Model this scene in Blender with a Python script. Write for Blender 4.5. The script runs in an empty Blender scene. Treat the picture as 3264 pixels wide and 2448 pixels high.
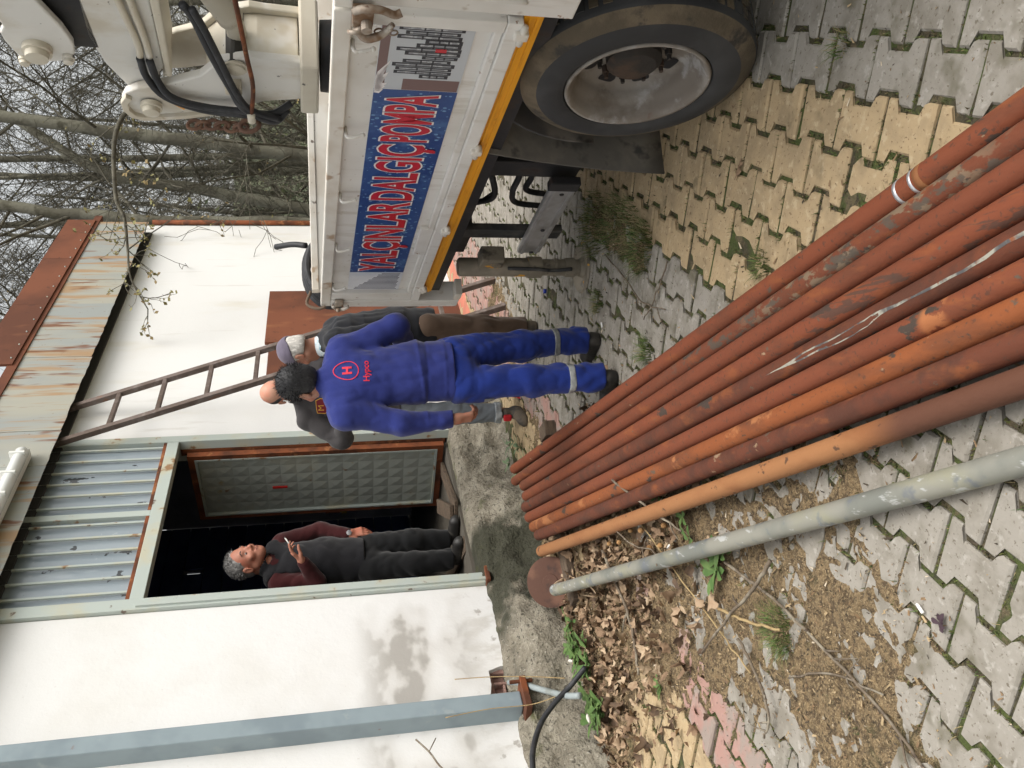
import bpy, bmesh, math, random
import numpy as np
from mathutils import Vector, Matrix
from mathutils.bvhtree import BVHTree
random.seed(7); rng = np.random.default_rng(7)
R = math.radians
scene = bpy.context.scene
COL = scene.collection
# ------------------------------------------------------------------ camera (photograph taken with the phone on its side)
CAMH = 1.52
cp, sp = math.cos(R(11.5)), math.sin(R(11.5)); ct, st_ = math.cos(R(1.9)), math.sin(R(1.9))
fw = Vector((0, cp, -sp)); dn = Vector((0, -sp, -cp)); ex = Vector((1, 0, 0))
rt = ex * ct + dn * st_; dw = ex * -st_ + dn * ct
cam = bpy.data.cameras.new('camera'); camo = bpy.data.objects.new('camera', cam); COL.objects.link(camo)
m = Matrix.Identity(4)
for i, v in enumerate((dw, rt, -fw)):
    for j in range(3): m[j][i] = v[j]
m[2][3] = CAMH
camo.matrix_world = m
cam.sensor_width = 36; cam.lens = 36 * 2800 / 3264; cam.clip_start = .05; cam.clip_end = 600
scene.camera = camo
# ------------------------------------------------------------------ sky, sun, exposure (bright overcast)
world = bpy.data.worlds.new('World'); scene.world = world; world.use_nodes = True
wn = world.node_tree.nodes; wl = world.node_tree.links; wn.clear()
sky = wn.new('ShaderNodeTexSky'); sky.sky_type = 'NISHITA'; sky.sun_disc = False
SUN_EL, SUN_AZ = R(58), R(125)          # azimuth measured from +Y towards +X
sky.sun_elevation = SUN_EL; sky.sun_rotation = SUN_AZ
sky.air_density = 1.6; sky.dust_density = 6.0; sky.ozone_density = 1.0
hs = wn.new('ShaderNodeHueSaturation'); hs.inputs['Saturation'].default_value = .22
bg = wn.new('ShaderNodeBackground'); bg.inputs['Strength'].default_value = .15
wo = wn.new('ShaderNodeOutputWorld')
wb = wn.new('ShaderNodeMix'); wb.data_type = 'RGBA'; wb.blend_type = 'MULTIPLY'; wb.inputs['Factor'].default_value = 1; wb.inputs['B'].default_value = (1, .99, .965, 1)
wl.new(sky.outputs[0], hs.inputs['Color']); wl.new(hs.outputs[0], wb.inputs['A']); wl.new(wb.outputs['Result'], bg.inputs[0]); wl.new(bg.outputs[0], wo.inputs[0])
sun = bpy.data.lights.new('sun', 'SUN'); sun.energy = .9; sun.angle = R(40); sun.color = (1, .965, .92)
suno = bpy.data.objects.new('sun', sun); COL.objects.link(suno)
sd = Vector((math.sin(SUN_AZ) * math.cos(SUN_EL), math.cos(SUN_AZ) * math.cos(SUN_EL), math.sin(SUN_EL)))
suno.rotation_euler = (-sd).to_track_quat('-Z', 'Y').to_euler()
scene.view_settings.view_transform = 'Standard'; scene.view_settings.look = 'None'
scene.view_settings.exposure = 0.62; scene.view_settings.gamma = 1
scene.view_settings.use_curve_mapping = False
scene.cycles.max_bounces = 6; scene.cycles.diffuse_bounces = 3; scene.cycles.glossy_bounces = 2; scene.cycles.transmission_bounces = 3
# ------------------------------------------------------------------ frames of the place
TF = Vector((.52125, .85341, 0)); NF = Vector((.85341, -.52125, 0)); FD = 4.12    # facade direction, outward normal, distance
KS = .05                                                                          # the yard rises gently to the building
def gz(x, y):
    q = -(x * NF.x + y * NF.y)
    return KS * max(-4.0, min(5.2, q))
def gp(x, y, dz=0): return Vector((x, y, gz(x, y) + dz))
GN = Vector((KS * NF.x, KS * NF.y, 1)).normalized()
TW = Vector((1.11474, 2.84787, .02666))
TA = Vector((-.21099, .97693, .0330)).normalized(); TN = Vector((-.97746, -.21110, 0)).normalized(); TU = TA.cross(TN).normalized()
PT = Vector((.39, .921, 0)).normalized(); PN = Vector((.921, -.39, 0)).normalized()  # paving rows
def frame(o, x, y, z):
    mm = Matrix.Identity(4)
    for i, v in enumerate((x, y, z, o)):
        for j in range(3): mm[j][i] = v[j]
    return mm
# ------------------------------------------------------------------ mesh helpers
def V(*a): return Vector(a)
def link(o, parent=None, **props):
    COL.objects.link(o)
    if parent is not None: o.parent = parent
    for k, v in props.items(): o[k] = v
    return o
def empty(name, mat=None, label=None, cat=None, group=None, kind=None):
    o = bpy.data.objects.new(name, None); o.empty_display_size = .1
    if mat is not None: o.matrix_world = mat
    COL.objects.link(o); tag(o, label, cat, group, kind); return o
def tag(o, label=None, cat=None, group=None, kind=None):
    if label: o['label'] = label
    if cat: o['category'] = cat
    if group: o['group'] = group
    if kind: o['kind'] = kind
    return o
class MB:
    def __init__(s): s.v = []; s.f = []; s.m = []; s.cur = 0
    def add(s, vs, fs):
        b = len(s.v); s.v += [tuple(v) for v in vs]; s.f += [tuple(b + i for i in f) for f in fs]; s.m += [s.cur] * len(fs); return s
    def box(s, c, size, rot=None):
        x, y, z = [d / 2 for d in size]; c = Vector(c)
        p = [Vector((i * x, j * y, k * z)) for i in (-1, 1) for j in (-1, 1) for k in (-1, 1)]
        if rot is not None: p = [rot @ q for q in p]
        return s.add([c + q for q in p], [(0, 1, 3, 2), (4, 6, 7, 5), (0, 4, 5, 1), (2, 3, 7, 6), (0, 2, 6, 4), (1, 5, 7, 3)])
    def bx(s, x0, x1, y0, y1, z0, z1): return s.box(((x0 + x1) / 2, (y0 + y1) / 2, (z0 + z1) / 2), (abs(x1 - x0), abs(y1 - y0), abs(z1 - z0)))
    def bar(s, a, b, w, h, up=(0, 0, 1)):
        a = Vector(a); b = Vector(b); d = (b - a); L = d.length; d.normalize(); u = Vector(up); sx = d.cross(u)
        if sx.length < 1e-4: sx = d.cross(Vector((1, 0, 0)))
        sx.normalize(); u = sx.cross(d)
        rot = Matrix((d, sx, u)).transposed()
        return s.box((a + b) / 2, (L, w, h), rot)
    def tube(s, pts, rad, n=8, cap=True, closed=False):
        pts = [Vector(p) for p in pts]; N = len(pts)
        if not hasattr(rad, '__len__'): rad = [rad] * N
        ref = None; vs = []; fs = []
        for i in range(N):
            d = (pts[(i + 1) % N] - pts[i - 1]) if (closed or 0 < i < N - 1) else ((pts[1] - pts[0]) if i == 0 else pts[-1] - pts[-2])
            if d.length < 1e-9: d = Vector((0, 0, 1))
            d.normalize()
            if ref is None:
                ref = d.orthogonal().normalized()
            ref = ref - d * ref.dot(d)
            if ref.length < 1e-5: ref = d.orthogonal()
            ref.normalize(); o = d.cross(ref)
            for k in range(n):
                t = 2 * math.pi * k / n
                vs.append(pts[i] + (ref * math.cos(t) + o * math.sin(t)) * rad[i])
        for i in range(N if closed else N - 1):
            for k in range(n):
                a = i * n + k; b = i * n + (k + 1) % n; c = ((i + 1) % N) * n + (k + 1) % n; e = ((i + 1) % N) * n + k
                fs.append((a, b, c, e))
        if cap and not closed: fs += [tuple(range(n - 1, -1, -1)), tuple(range((N - 1) * n, N * n))]
        return s.add(vs, fs)
    def lathe(s, prof, o, axis, n=32, close=False):
        """prof = [(distance along axis, radius)]"""
        ax = Vector(axis).normalized(); o = Vector(o); e1 = ax.orthogonal().normalized(); e2 = ax.cross(e1); vs = []; fs = []
        for (h, r) in prof:
            for k in range(n):
                t = 2 * math.pi * k / n; vs.append(o + ax * h + (e1 * math.cos(t) + e2 * math.sin(t)) * r)
        P = len(prof)
        for i in range(P - 1):
            for k in range(n): fs.append((i * n + k, i * n + (k + 1) % n, (i + 1) * n + (k + 1) % n, (i + 1) * n + k))
        if not close:
            if prof[0][1] > 1e-6: fs.append(tuple(range(n - 1, -1, -1)))
            if prof[-1][1] > 1e-6: fs.append(tuple(range((P - 1) * n, P * n)))
        return s.add(vs, fs)
    def prism(s, outline, o, ux, uy, th):
        """polygon in the plane (ux,uy) at o, thickened along ux x uy by th (may be negative)"""
        ux = Vector(ux); uy = Vector(uy); nz = ux.cross(uy).normalized(); o = Vector(o); N = len(outline)
        a = [o + ux * p[0] + uy * p[1] for p in outline]; b = [p + nz * th for p in a]
        fs = [tuple(range(N)), tuple(range(2 * N - 1, N - 1, -1))] + [(i, i + N, (i + 1) % N + N, (i + 1) % N) for i in range(N)]
        return s.add(a + b, fs)
    def ball(s, c, r, nu=10, nv=6):
        if not hasattr(r, '__len__'): r = (r, r, r)
        c = Vector(c); vs = [c + Vector((0, 0, r[2]))]; fs = []
        for i in range(1, nv):
            a = math.pi * i / nv
            for k in range(nu):
                t = 2 * math.pi * k / nu; vs.append(c + Vector((r[0] * math.sin(a) * math.cos(t), r[1] * math.sin(a) * math.sin(t), r[2] * math.cos(a))))
        vs.append(c - Vector((0, 0, r[2]))); L = len(vs) - 1
        for k in range(nu): fs.append((0, 1 + k, 1 + (k + 1) % nu))
        for i in range(nv - 2):
            for k in range(nu):
                a = 1 + i * nu + k; b = 1 + i * nu + (k + 1) % nu; fs.append((a, a + nu, b + nu, b))
        for k in range(nu): fs.append((L, 1 + (nv - 2) * nu + (k + 1) % nu, 1 + (nv - 2) * nu + k))
        return s.add(vs, fs)
    def mesh(s, name, mats, smooth=False, recalc=True):
        me = bpy.data.meshes.new(name); me.from_pydata(s.v, [], s.f)
        if not isinstance(mats, (list, tuple)): mats = [mats]
        for q in mats: me.materials.append(q)
        if len(mats) > 1: me.polygons.foreach_set('material_index', s.m)
        if smooth: me.polygons.foreach_set('use_smooth', [True] * len(me.polygons))
        if len(s.f) > 15000: me.update(); return me
        bm = bmesh.new(); bm.from_mesh(me); bmesh.ops.recalc_face_normals(bm, faces=bm.faces); bm.to_mesh(me); bm.free()
        me.update(); return me
    def obj(s, name, mats, parent=None, smooth=False, bevel=0, autosmooth=None):
        o = bpy.data.objects.new(name, s.mesh(name, mats, smooth)); link(o, parent)
        if bevel:
            b = o.modifiers.new('bevel', 'BEVEL'); b.width = bevel; b.segments = 2; b.limit_method = 'ANGLE'; b.angle_limit = R(40)
        if autosmooth is not None:
            smooth_by_angle(o.data, autosmooth)
        return o
def smooth_by_angle(me, ang):
    me.polygons.foreach_set('use_smooth', [True] * len(me.polygons))
    bm = bmesh.new(); bm.from_mesh(me)
    for e in bm.edges:
        if len(e.link_faces) == 2 and e.calc_face_angle(0) > ang: e.smooth = False
    bm.to_mesh(me); bm.free()
def raw_mesh(name, v, f, mats, smooth=True):
    me = bpy.data.meshes.new(name); me.from_pydata(v, [], f)
    for q in (mats if isinstance(mats, (list, tuple)) else [mats]): me.materials.append(q)
    if smooth: me.polygons.foreach_set('use_smooth', [True] * len(me.polygons))
    me.update(); return me
def curve_pts(ctrl, n=8):
    """Catmull-Rom through the control points"""
    P = [Vector(c) for c in ctrl]; P = [P[0] * 2 - P[1]] + P + [P[-1] * 2 - P[-2]]; out = []
    for i in range(1, len(P) - 2):
        for k in range(n):
            t = k / n; a, b, c, d = P[i - 1:i + 3]
            out.append(.5 * ((2 * b) + (c - a) * t + (2 * a - 5 * b + 4 * c - d) * t * t + (3 * b - a - 3 * c + d) * t ** 3))
    out.append(P[-2]); return out
def text_shape(s, offset=0.0):
    cu = bpy.data.curves.new('t', 'FONT'); cu.body = s; cu.offset = offset; cu.resolution_u = 4; cu.fill_mode = 'FRONT'
    o = bpy.data.objects.new('t', cu); COL.objects.link(o); dg = bpy.context.evaluated_depsgraph_get(); dg.update()
    me = bpy.data.meshes.new_from_object(o.evaluated_get(dg))
    v = [(p.co.x, p.co.y) for p in me.vertices]; f = [tuple(p.vertices) for p in me.polygons]
    bpy.data.objects.remove(o); bpy.data.meshes.remove(me); bpy.data.curves.remove(cu); return v, f
# ------------------------------------------------------------------ materials
def M(name, col, rough=.7, layers=(), bump=None, metal=0., spec=.4, rnd=True, coat=0, bump2=None, gen=None, alpha=None, trans=0, sheen=0):
    """layers: (colour, scale, lo, hi, amount, stretch, detail) noise-masked over the base"""
    mt = bpy.data.materials.new(name); mt.use_nodes = True; N = mt.node_tree.nodes; L = mt.node_tree.links
    b = N['Principled BSDF']; b.inputs['Roughness'].default_value = rough; b.inputs['Metallic'].default_value = metal
    b.inputs['Specular IOR Level'].default_value = spec; b.inputs['Coat Weight'].default_value = coat
    b.inputs['Transmission Weight'].default_value = trans; b.inputs['Sheen Weight'].default_value = sheen
    tc = N.new('ShaderNodeTexCoord'); co = tc.outputs['Object']
    if rnd:
        oi = N.new('ShaderNodeObjectInfo'); sc = N.new('ShaderNodeMath'); sc.operation = 'MULTIPLY'; sc.inputs[1].default_value = 37.
        L.new(oi.outputs['Random'], sc.inputs[0]); ad = N.new('ShaderNodeVectorMath'); ad.operation = 'ADD'
        L.new(co, ad.inputs[0]); L.new(sc.outputs[0], ad.inputs[1]); co = ad.outputs[0]
    def noise(scale, stretch, detail, rough_=.6):
        mp = N.new('ShaderNodeMapping'); mp.inputs['Scale'].default_value = stretch; L.new(co, mp.inputs[0])
        nz = N.new('ShaderNodeTexNoise'); nz.inputs['Scale'].default_value = scale; nz.inputs['Detail'].default_value = detail; nz.inputs['Roughness'].default_value = rough_
        L.new(mp.outputs[0], nz.inputs['Vector']); return nz.outputs['Fac']
    cur = None
    for k, ly in enumerate(layers):
        c2, scale, lo, hi = ly[:4]; amt = ly[4] if len(ly) > 4 else 1; stx = ly[5] if len(ly) > 5 else (1, 1, 1); det = ly[6] if len(ly) > 6 else 3.5
        f = noise(scale, stx, det); mr = N.new('ShaderNodeMapRange'); mr.interpolation_type = 'SMOOTHSTEP'
        mr.inputs['From Min'].default_value = lo; mr.inputs['From Max'].default_value = hi; mr.inputs['To Max'].default_value = amt; L.new(f, mr.inputs['Value'])
        fo = mr.outputs[0]
        if len(ly) > 7:                      # the mark keeps to a stretch of the thing: (axis, a, b, c, d) trapezoid in its own coordinates, may be several
            for (axn, a_, b_, c_, d_) in ly[7]:
                sx = N.new('ShaderNodeSeparateXYZ'); L.new(tc.outputs['Object'], sx.inputs[0])
                for lo_, hi_ in ((a_, b_), (d_, c_)):
                    m2 = N.new('ShaderNodeMapRange'); m2.interpolation_type = 'SMOOTHSTEP'; m2.inputs['From Min'].default_value = lo_; m2.inputs['From Max'].default_value = hi_; L.new(sx.outputs['XYZ'.index(axn)], m2.inputs['Value'])
                    mm_ = N.new('ShaderNodeMath'); mm_.operation = 'MULTIPLY'; L.new(fo, mm_.inputs[0]); L.new(m2.outputs[0], mm_.inputs[1]); fo = mm_.outputs[0]
        mx = N.new('ShaderNodeMix'); mx.data_type = 'RGBA'; L.new(fo, mx.inputs['Factor'])
        if cur is None: mx.inputs['A'].default_value = (*col, 1)
        else: L.new(cur, mx.inputs['A'])
        mx.inputs['B'].default_value = (*c2, 1); cur = mx.outputs['Result']
    if cur is None: b.inputs['Base Color'].default_value = (*col, 1)
    else: L.new(cur, b.inputs['Base Color'])
    nrm = None
    for bp in (bump, bump2):
        if bp is None: continue
        f = noise(bp[0], bp[3] if len(bp) > 3 else (1, 1, 1), bp[4] if len(bp) > 4 else 3, .65); bn = N.new('ShaderNodeBump'); bn.inputs['Strength'].default_value = bp[1]; bn.inputs['Distance'].default_value = bp[2]
        L.new(f, bn.inputs['Height'])
        if nrm is not None: L.new(nrm, bn.inputs['Normal'])
        nrm = bn.outputs[0]
    if nrm is not None: L.new(nrm, b.inputs['Normal'])
    return mt
RUST = (.20, .058, .020); RUSTD = (.085, .030, .014); DIRT = (.075, .055, .035)
mt_paver_g = M('paver grey', (.272, .252, .218), .88, [((.20, .182, .15), 9, .40, .66), ((.345, .325, .29), 30, .55, .68, .8), ((.13, .11, .082), 75, .60, .68, .9), ((.10, .09, .055), 6, .58, .74, .75)], (90, .5, .004), bump2=(14, .35, .006))
mt_paver_y = M('paver ochre', (.400, .300, .175), .88, [((.31, .235, .14), 8, .40, .66), ((.47, .375, .24), 30, .55, .68, .8), ((.17, .11, .06), 75, .60, .68, .9), ((.13, .105, .06), 6, .58, .74, .75)], (90, .5, .004), bump2=(14, .35, .006))
mt_paver_p = M('paver pink', (.335, .20, .168), .88, [((.27, .22, .19), 7, .42, .60), ((.37, .23, .195), 26, .55, .72, .7), ((.17, .13, .10), 60, .62, .72, .8)], (90, .5, .004), bump2=(14, .35, .006))
mt_soil = M('soil and moss', (.062, .052, .030), .95, [((.060, .078, .020), 4, .42, .56), ((.13, .10, .06), 17, .5, .65, .8), ((.03, .026, .018), 40, .55, .65, .7)], (60, .9, .02))
mt_ground = M('yard earth', (.12, .105, .065), .95, [((.06, .085, .03), .35, .42, .6), ((.17, .14, .09), 3, .5, .65, .7)], (8, .8, .06))
mt_chaff = M('chaff', (.25, .178, .096), .95, [((.125, .086, .048), 40, .45, .58), ((.35, .265, .15), 130, .53, .62, .9), ((.045, .035, .022), 75, .58, .66, .85), ((.085, .085, .032), 5, .58, .72, .6)], (190, 1, .01), bump2=(60, 1, .02))
# ================================================================== GROUND
_tab = rng.random((257, 257))
def vnoise(x, y):
    xi = np.floor(x).astype(int); yi = np.floor(y).astype(int); fx = x - xi; fy = y - yi
    fx = fx * fx * (3 - 2 * fx); fy = fy * fy * (3 - 2 * fy); a = xi % 256; b = yi % 256
    return (_tab[a, b] * (1 - fx) + _tab[a + 1, b] * fx) * (1 - fy) + (_tab[a, b + 1] * (1 - fx) + _tab[a + 1, b + 1] * fx) * fy
def fbm(x, y, oct=4):
    s = 0; a = .5
    for i in range(oct): s = s + a * vnoise(x * 2 ** i + 13.1 * i, y * 2 ** i + 7.7 * i); a *= .5
    return s / (1 - .5 ** oct)
def smooth01(t): t = np.clip(t, 0, 1); return t * t * (3 - 2 * t)
def gzn(x, y): return KS * np.clip(-(x * NF.x + y * NF.y), -4, 5.2)
def in_view(P, mg=1.12):
    q = P - Vector((0, 0, CAMH)); z = q.dot(fw)
    if z < .5: return False
    return abs(q.dot(rt) / z) * 2800 < 1224 * mg + 60 and abs(q.dot(dw) / z) * 2800 < 1632 * mg + 60
def sheet(name, x0, x1, y0, y1, step, zf, mats, smooth=True):
    xs = np.arange(x0, x1 + step / 2, step); ys = np.arange(y0, y1 + step / 2, step); X, Y = np.meshgrid(xs, ys, indexing='ij'); Z = zf(X, Y)
    v = np.stack([X, Y, Z], -1).reshape(-1, 3).tolist(); ny = len(ys); nx = len(xs)
    i, j = np.meshgrid(np.arange(nx - 1), np.arange(ny - 1), indexing='ij'); a = (i * ny + j).ravel()
    f = np.stack([a, a + ny, a + ny + 1, a + 1], -1).tolist()
    return raw_mesh(name, v, f, mats, smooth)
def far_z(X, Y):
    r = np.hypot(X - 3, Y - 10); return gzn(X, Y) - .06 + .25 * smooth01((r - 12) / 20) * (fbm(X * .15, Y * .15) - .3) * 2
o = bpy.data.objects.new('ground', sheet('ground', -160, 160, -120, 240, 4, far_z, mt_ground)); link(o, kind='structure')
mt_hill = M('hillside', (.075, .085, .045), .95, [((.05, .06, .035), .25, .4, .6), ((.12, .12, .07), 1.2, .5, .65, .7)], (3, .6, .2))
def hill_z(X, Y): return -1.5 + 8.5 * smooth01((np.hypot(X * .75, Y) - 30) / 26) * (.75 + .5 * fbm(X * .06, Y * .06)) + .5 * fbm(X * .5, Y * .5)
o = bpy.data.objects.new('hill', sheet('hill', -70, 95, 27, 100, 1.5, hill_z, mt_hill)); link(o, kind='structure')
# bedding under the paving, then every paver on it
def bed_z(X, Y): return gzn(X, Y) - .0082 + .008 * (fbm(X * 9, Y * 9) - .45)
bed = bpy.data.objects.new('pavement', sheet('pavement', -3.4, 4.8, .4, 12, .05, bed_z, mt_soil)); link(bed, kind='structure')
PW, PH, PAMP, GAP = .2185 / 2, .152 / 2, .017, .0042
def paver_mesh(name, mat):
    w = PW - GAP; h = PH - GAP * 1.75; a = PAMP
    o1 = [(-w, h + a), (-w + .038, h + a), (-w + .056, h - a), (w - .056, h - a), (w - .038, h + a), (w, h + a)]
    ol = o1 + [(x, -y) for x, y in reversed(o1)]
    vs = []; 
    for ins, z in ((0, -.05), (0, -.007), (.0065, 0)):
        for x, y in ol: vs.append((x - math.copysign(ins, x), y - math.copysign(ins, y), z))
    n = len(ol); fs = [(i, (i + 1) % n, (i + 1) % n + n, i + n) for i in range(n)] + [(i + n, (i + 1) % n + n, (i + 1) % n + 2 * n, i + 2 * n) for i in range(n)]
    b = 2 * n
    fs += [(b + 0, b + 1, b + 2, b + 9, b + 10, b + 11), (b + 2, b + 3, b + 8, b + 9), (b + 3, b + 4, b + 5, b + 6, b + 7, b + 8)]
    fs = [tuple(reversed(f)) for f in fs]
    return vs, fs
pv, pf = paver_mesh('paver', None)
pm = [raw_mesh('paver', pv, pf, q, False) for q in (mt_paver_g, mt_paver_y, mt_paver_p)]
Mtw = Matrix((PT, -PN, GN)).transposed()
slots = []; joints = []
for j in range(-9, 34):
    nc = -.076 - .152 * j; off = 2.353 + (0 if j % 2 == 0 else PW)
    for k in range(-12, 48):
        t = off + PW + 2 * PW * k; P = PT * t + PN * nc; P.z = gz(P.x, P.y)
        out = P.dot(NF) + FD; al = P.dot(TF)
        if out < (.30 if al < 6.2 else .06) or P.y > 11.5 or P.x > 4.6 or not in_view(P, 1.5): continue
        c = 1 if -5.99 < -j - .5 < -1 + .01 and 1 <= j <= 5 else 0
        if c == 1 and P.x < .30 - .26 * (P.y - 2.1): c = 0
        if j in (15, 16) : c = 2
        if j >= 17: c = 1
        if c == 0 and out < 1.0 and al > 4.0: c = 2
        slots.append((P.y, P, c)); joints.append((P, t, nc))
slots.sort(key=lambda s: s[0])
rest = MB()
for i, (d, P, c) in enumerate(slots):
    tilt = Matrix.Rotation(R(random.gauss(0, .7)), 3, 'X') @ Matrix.Rotation(R(random.gauss(0, .7)), 3, 'Y') @ Matrix.Rotation(R(random.gauss(0, .5)), 3, 'Z')
    rot = Mtw @ tilt; loc = P + Vector((random.gauss(0, .001), random.gauss(0, .001), random.gauss(0, .0030)))
    if i < 300:
        q = bpy.data.objects.new('paver', pm[c]); q.matrix_local = Matrix.Translation(loc) @ rot.to_4x4(); link(q, bed)
    else:
        rest.cur = c; rest.add([loc + rot @ Vector(v) for v in pv], pf)
o = rest.obj('distant_pavers', [mt_paver_g, mt_paver_y, mt_paver_p], bed); o['kind'] = 'stuff'
# ------------------------------------------------------------------ debris lying on the paving
segs = [(-1.7, 4.9, -.95, 5.3, .55, 1.5), (-1.45, 4.35, -.55, 4.35, .55, 1.4), (-1.0, 3.6, -.45, 3.45, .52, 1.15), (-.92, 3.1, -.85, 2.3, .46, 1.0), (-.55, 2.95, -.30, 2.45, .32, .85), (-.97, 2.1, -1.15, 1.75, .22, .8), (-1.9, 4.3, -1.5, 4.6, .4, 1.2), (.35, 6.6, .9, 7.6, .3, .8), (-.35, 5.9, -.05, 6.2, .25, .7), (.87, 4.6, .62, 3.95, .15, .95)]
def dmask(X, Y):
    m = np.zeros_like(X)
    for ax, ay, bx_, by, r, s in segs:
        dx, dy = bx_ - ax, by - ay; t = np.clip(((X - ax) * dx + (Y - ay) * dy) / (dx * dx + dy * dy), 0, 1)
        d = np.hypot(X - ax - t * dx, Y - ay - t * dy); m = np.maximum(m, s * smooth01((r * 1.5 - d) / (r * 1.2)))
    return m
def deb_z(X, Y):
    m = dmask(X, Y); n = fbm(X * 7 + 3, Y * 7, 4) - .5; g = fbm(X * 45, Y * 45, 3) - .5
    return gzn(X, Y) - .030 + .034 * m + .045 * n * np.clip(m, .2, 1) + .022 * g + .018 * (fbm(X * 19 + 5, Y * 19, 3) - .5)
o = bpy.data.objects.new('dry_debris', sheet('dry_debris', -2.3, 1.0, 1.5, 7.6, .016, deb_z, mt_chaff, False)); link(o)
tag(o, 'brown layer of dry chaff and crumbled plant litter over the grey pavers', 'debris', kind='stuff')
mt_leaf = [M('dry leaf ' + n, c, .8, [(c2, 30, .4, .7)], (60, .4, .003)) for n, c, c2 in (('tan', (.35, .25, .16), (.25, .165, .10)), ('brown', (.25, .165, .10), (.16, .10, .06)), ('pale', (.46, .35, .235), (.34, .23, .14)), ('dark', (.115, .072, .042), (.07, .045, .03)))]
def leaf_geo(size, lobes=5):
    n = 22; vs = [Vector((0, 0, 0))]; cu = random.uniform(-1.2, 2.2); tw = random.uniform(-1.5, 1.5); amp = random.uniform(.05, .20); ph = random.uniform(0, 1); sl = random.uniform(.4, .9)
    for i in range(n):
        a = 2 * math.pi * i / n; r = size * (.70 + amp * math.cos(lobes * a + ph)) * (1.15 if math.cos(a) > 0 else .85) * random.uniform(.82, 1.12)
        x, y = r * math.cos(a), r * math.sin(a) * sl
        z = cu * (y * y) / size * 1.3 + tw * .35 * x * y / size + random.uniform(-.06, .06) * size
        vs.append(Vector((x, y, z)))
    return vs, [(0, i + 1, (i + 1) % n + 1) for i in range(n)]
def rnd_rot(tilt):
    return Matrix.Rotation(random.uniform(0, 6.28), 3, 'Z') @ Matrix.Rotation(random.gauss(0, tilt), 3, 'X') @ Matrix.Rotation(random.gauss(0, tilt), 3, 'Y') @ Matrix.Rotation(random.uniform(0, 6.28), 3, 'Z')
lv = MB(); lx = rng.uniform(-2.1, .1, 14000); ly_ = rng.uniform(2.3, 5.5, 14000); lm = dmask(lx, ly_) * smooth01((ly_ - 2.9) / 1.1) * np.where(lx < -.3, 1, .5)
keep = np.where((rng.random(14000) < lm * .8) & (lx * NF.x + ly_ * NF.y + FD > .28))[0][:1750]; lz = deb_z(lx, ly_)
for k in keep.tolist():
    s = random.uniform(.016, .048); vs, fs = leaf_geo(s, random.choice((3, 5, 5))); rot = rnd_rot(.75)
    base = Vector((lx[k], ly_[k], lz[k] + random.uniform(.006, .045)))
    lv.cur = random.choices((0, 1, 2, 3), (3.5, 4, 1.6, 3.2))[0]; lv.add([base + rot @ v for v in vs], fs)
o = lv.obj('leaf_litter', mt_leaf, None, True); tag(o, 'drift of dry brown plane tree leaves against the concrete plinth', 'leaves', kind='stuff')
mt_chip = [M('chip tan', (.38, .285, .165), .9), M('chip brown', (.22, .145, .08), .9), M('chip dark', (.06, .045, .03), .9), M('chip pale', (.5, .42, .31), .9)]
ch = MB()
cx = rng.uniform(-2.0, .9, 30000); cy = rng.uniform(1.6, 7.4, 30000); cm = dmask(cx, cy); keep = (rng.random(30000) < .05 + cm * cm) & (cx * NF.x + cy * NF.y + FD > .3)
cx = cx[keep]; cy = cy[keep]; cz = np.maximum(gzn(cx, cy) + .001, deb_z(cx, cy)) + rng.uniform(.001, .006, len(cx))
for x, y, z in zip(cx.tolist(), cy.tolist(), cz.tolist()):
    s = random.uniform(.0015, .0042) * random.choice((.7, 1, 1, 1.6)); rot = rnd_rot(.8); l = random.uniform(.9, 2.6)
    ch.cur = random.choices((0, 1, 2, 3), (5, 5, 3, .5))[0]; c_ = Vector((x, y, z))
    ch.add([c_ + rot @ Vector(v) * s for v in ((-l, -.6, 0), (l * .8, -.5, .3), (l, .5, 0), (-l * .7, .6, .4))], [(0, 1, 2, 3)])
for i in range(700):   # bits lying on the clean pavers
    x = random.uniform(-.9, 1.3); y = random.uniform(1.5, 6.2); P = gp(x, y, .003); s = random.uniform(.002, .006); rot = rnd_rot(.3); l = random.uniform(1, 3)
    ch.cur = random.choices((0, 1, 2, 3), (2, 4, 3, 1))[0]
    ch.add([P + rot @ Vector(v) * s for v in ((-l, -.6, 0), (l * .8, -.5, .3), (l, .5, 0), (-l * .7, .6, .4))], [(0, 1, 2, 3)])
o = ch.obj('chaff_bits', mt_chip); tag(o, 'scattered small seeds, husks and chips on the paving', 'debris', kind='stuff')
# ------------------------------------------------------------------ moss and grass in the joints
mt_gr = [M('grass green', (.085, .135, .028), .7, [((.14, .16, .05), 30, .45, .65)]), M('grass dark', (.05, .085, .022), .75), M('grass straw', (.26, .21, .105), .85), M('moss', (.092, .10, .030), .95), M('moss brown', (.075, .060, .030), .95)]
def blade(mb, P, h, w, lean, az, segs_=3):
    d = Vector((math.cos(az), math.sin(az), 0)); s = Vector((-d.y, d.x, 0)); pts = []
    for i in range(segs_ + 1):
        t = i / segs_; c = P + d * (lean * h * t * t) + Vector((0, 0, h * (t - .35 * lean * t * t))); pts.append((c, w * (1 - t) ** .7))
    vs = []
    for c, ww in pts[:-1]: vs += [c - s * ww / 2, c + s * ww / 2]
    vs.append(pts[-1][0]); n = len(pts) - 1
    mb.add(vs, [(2 * i, 2 * i + 1, 2 * i + 3, 2 * i + 2) for i in range(n - 1)] + [(2 * n - 2, 2 * n - 1, 2 * n)])
jm = MB()
w_ = PW
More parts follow.
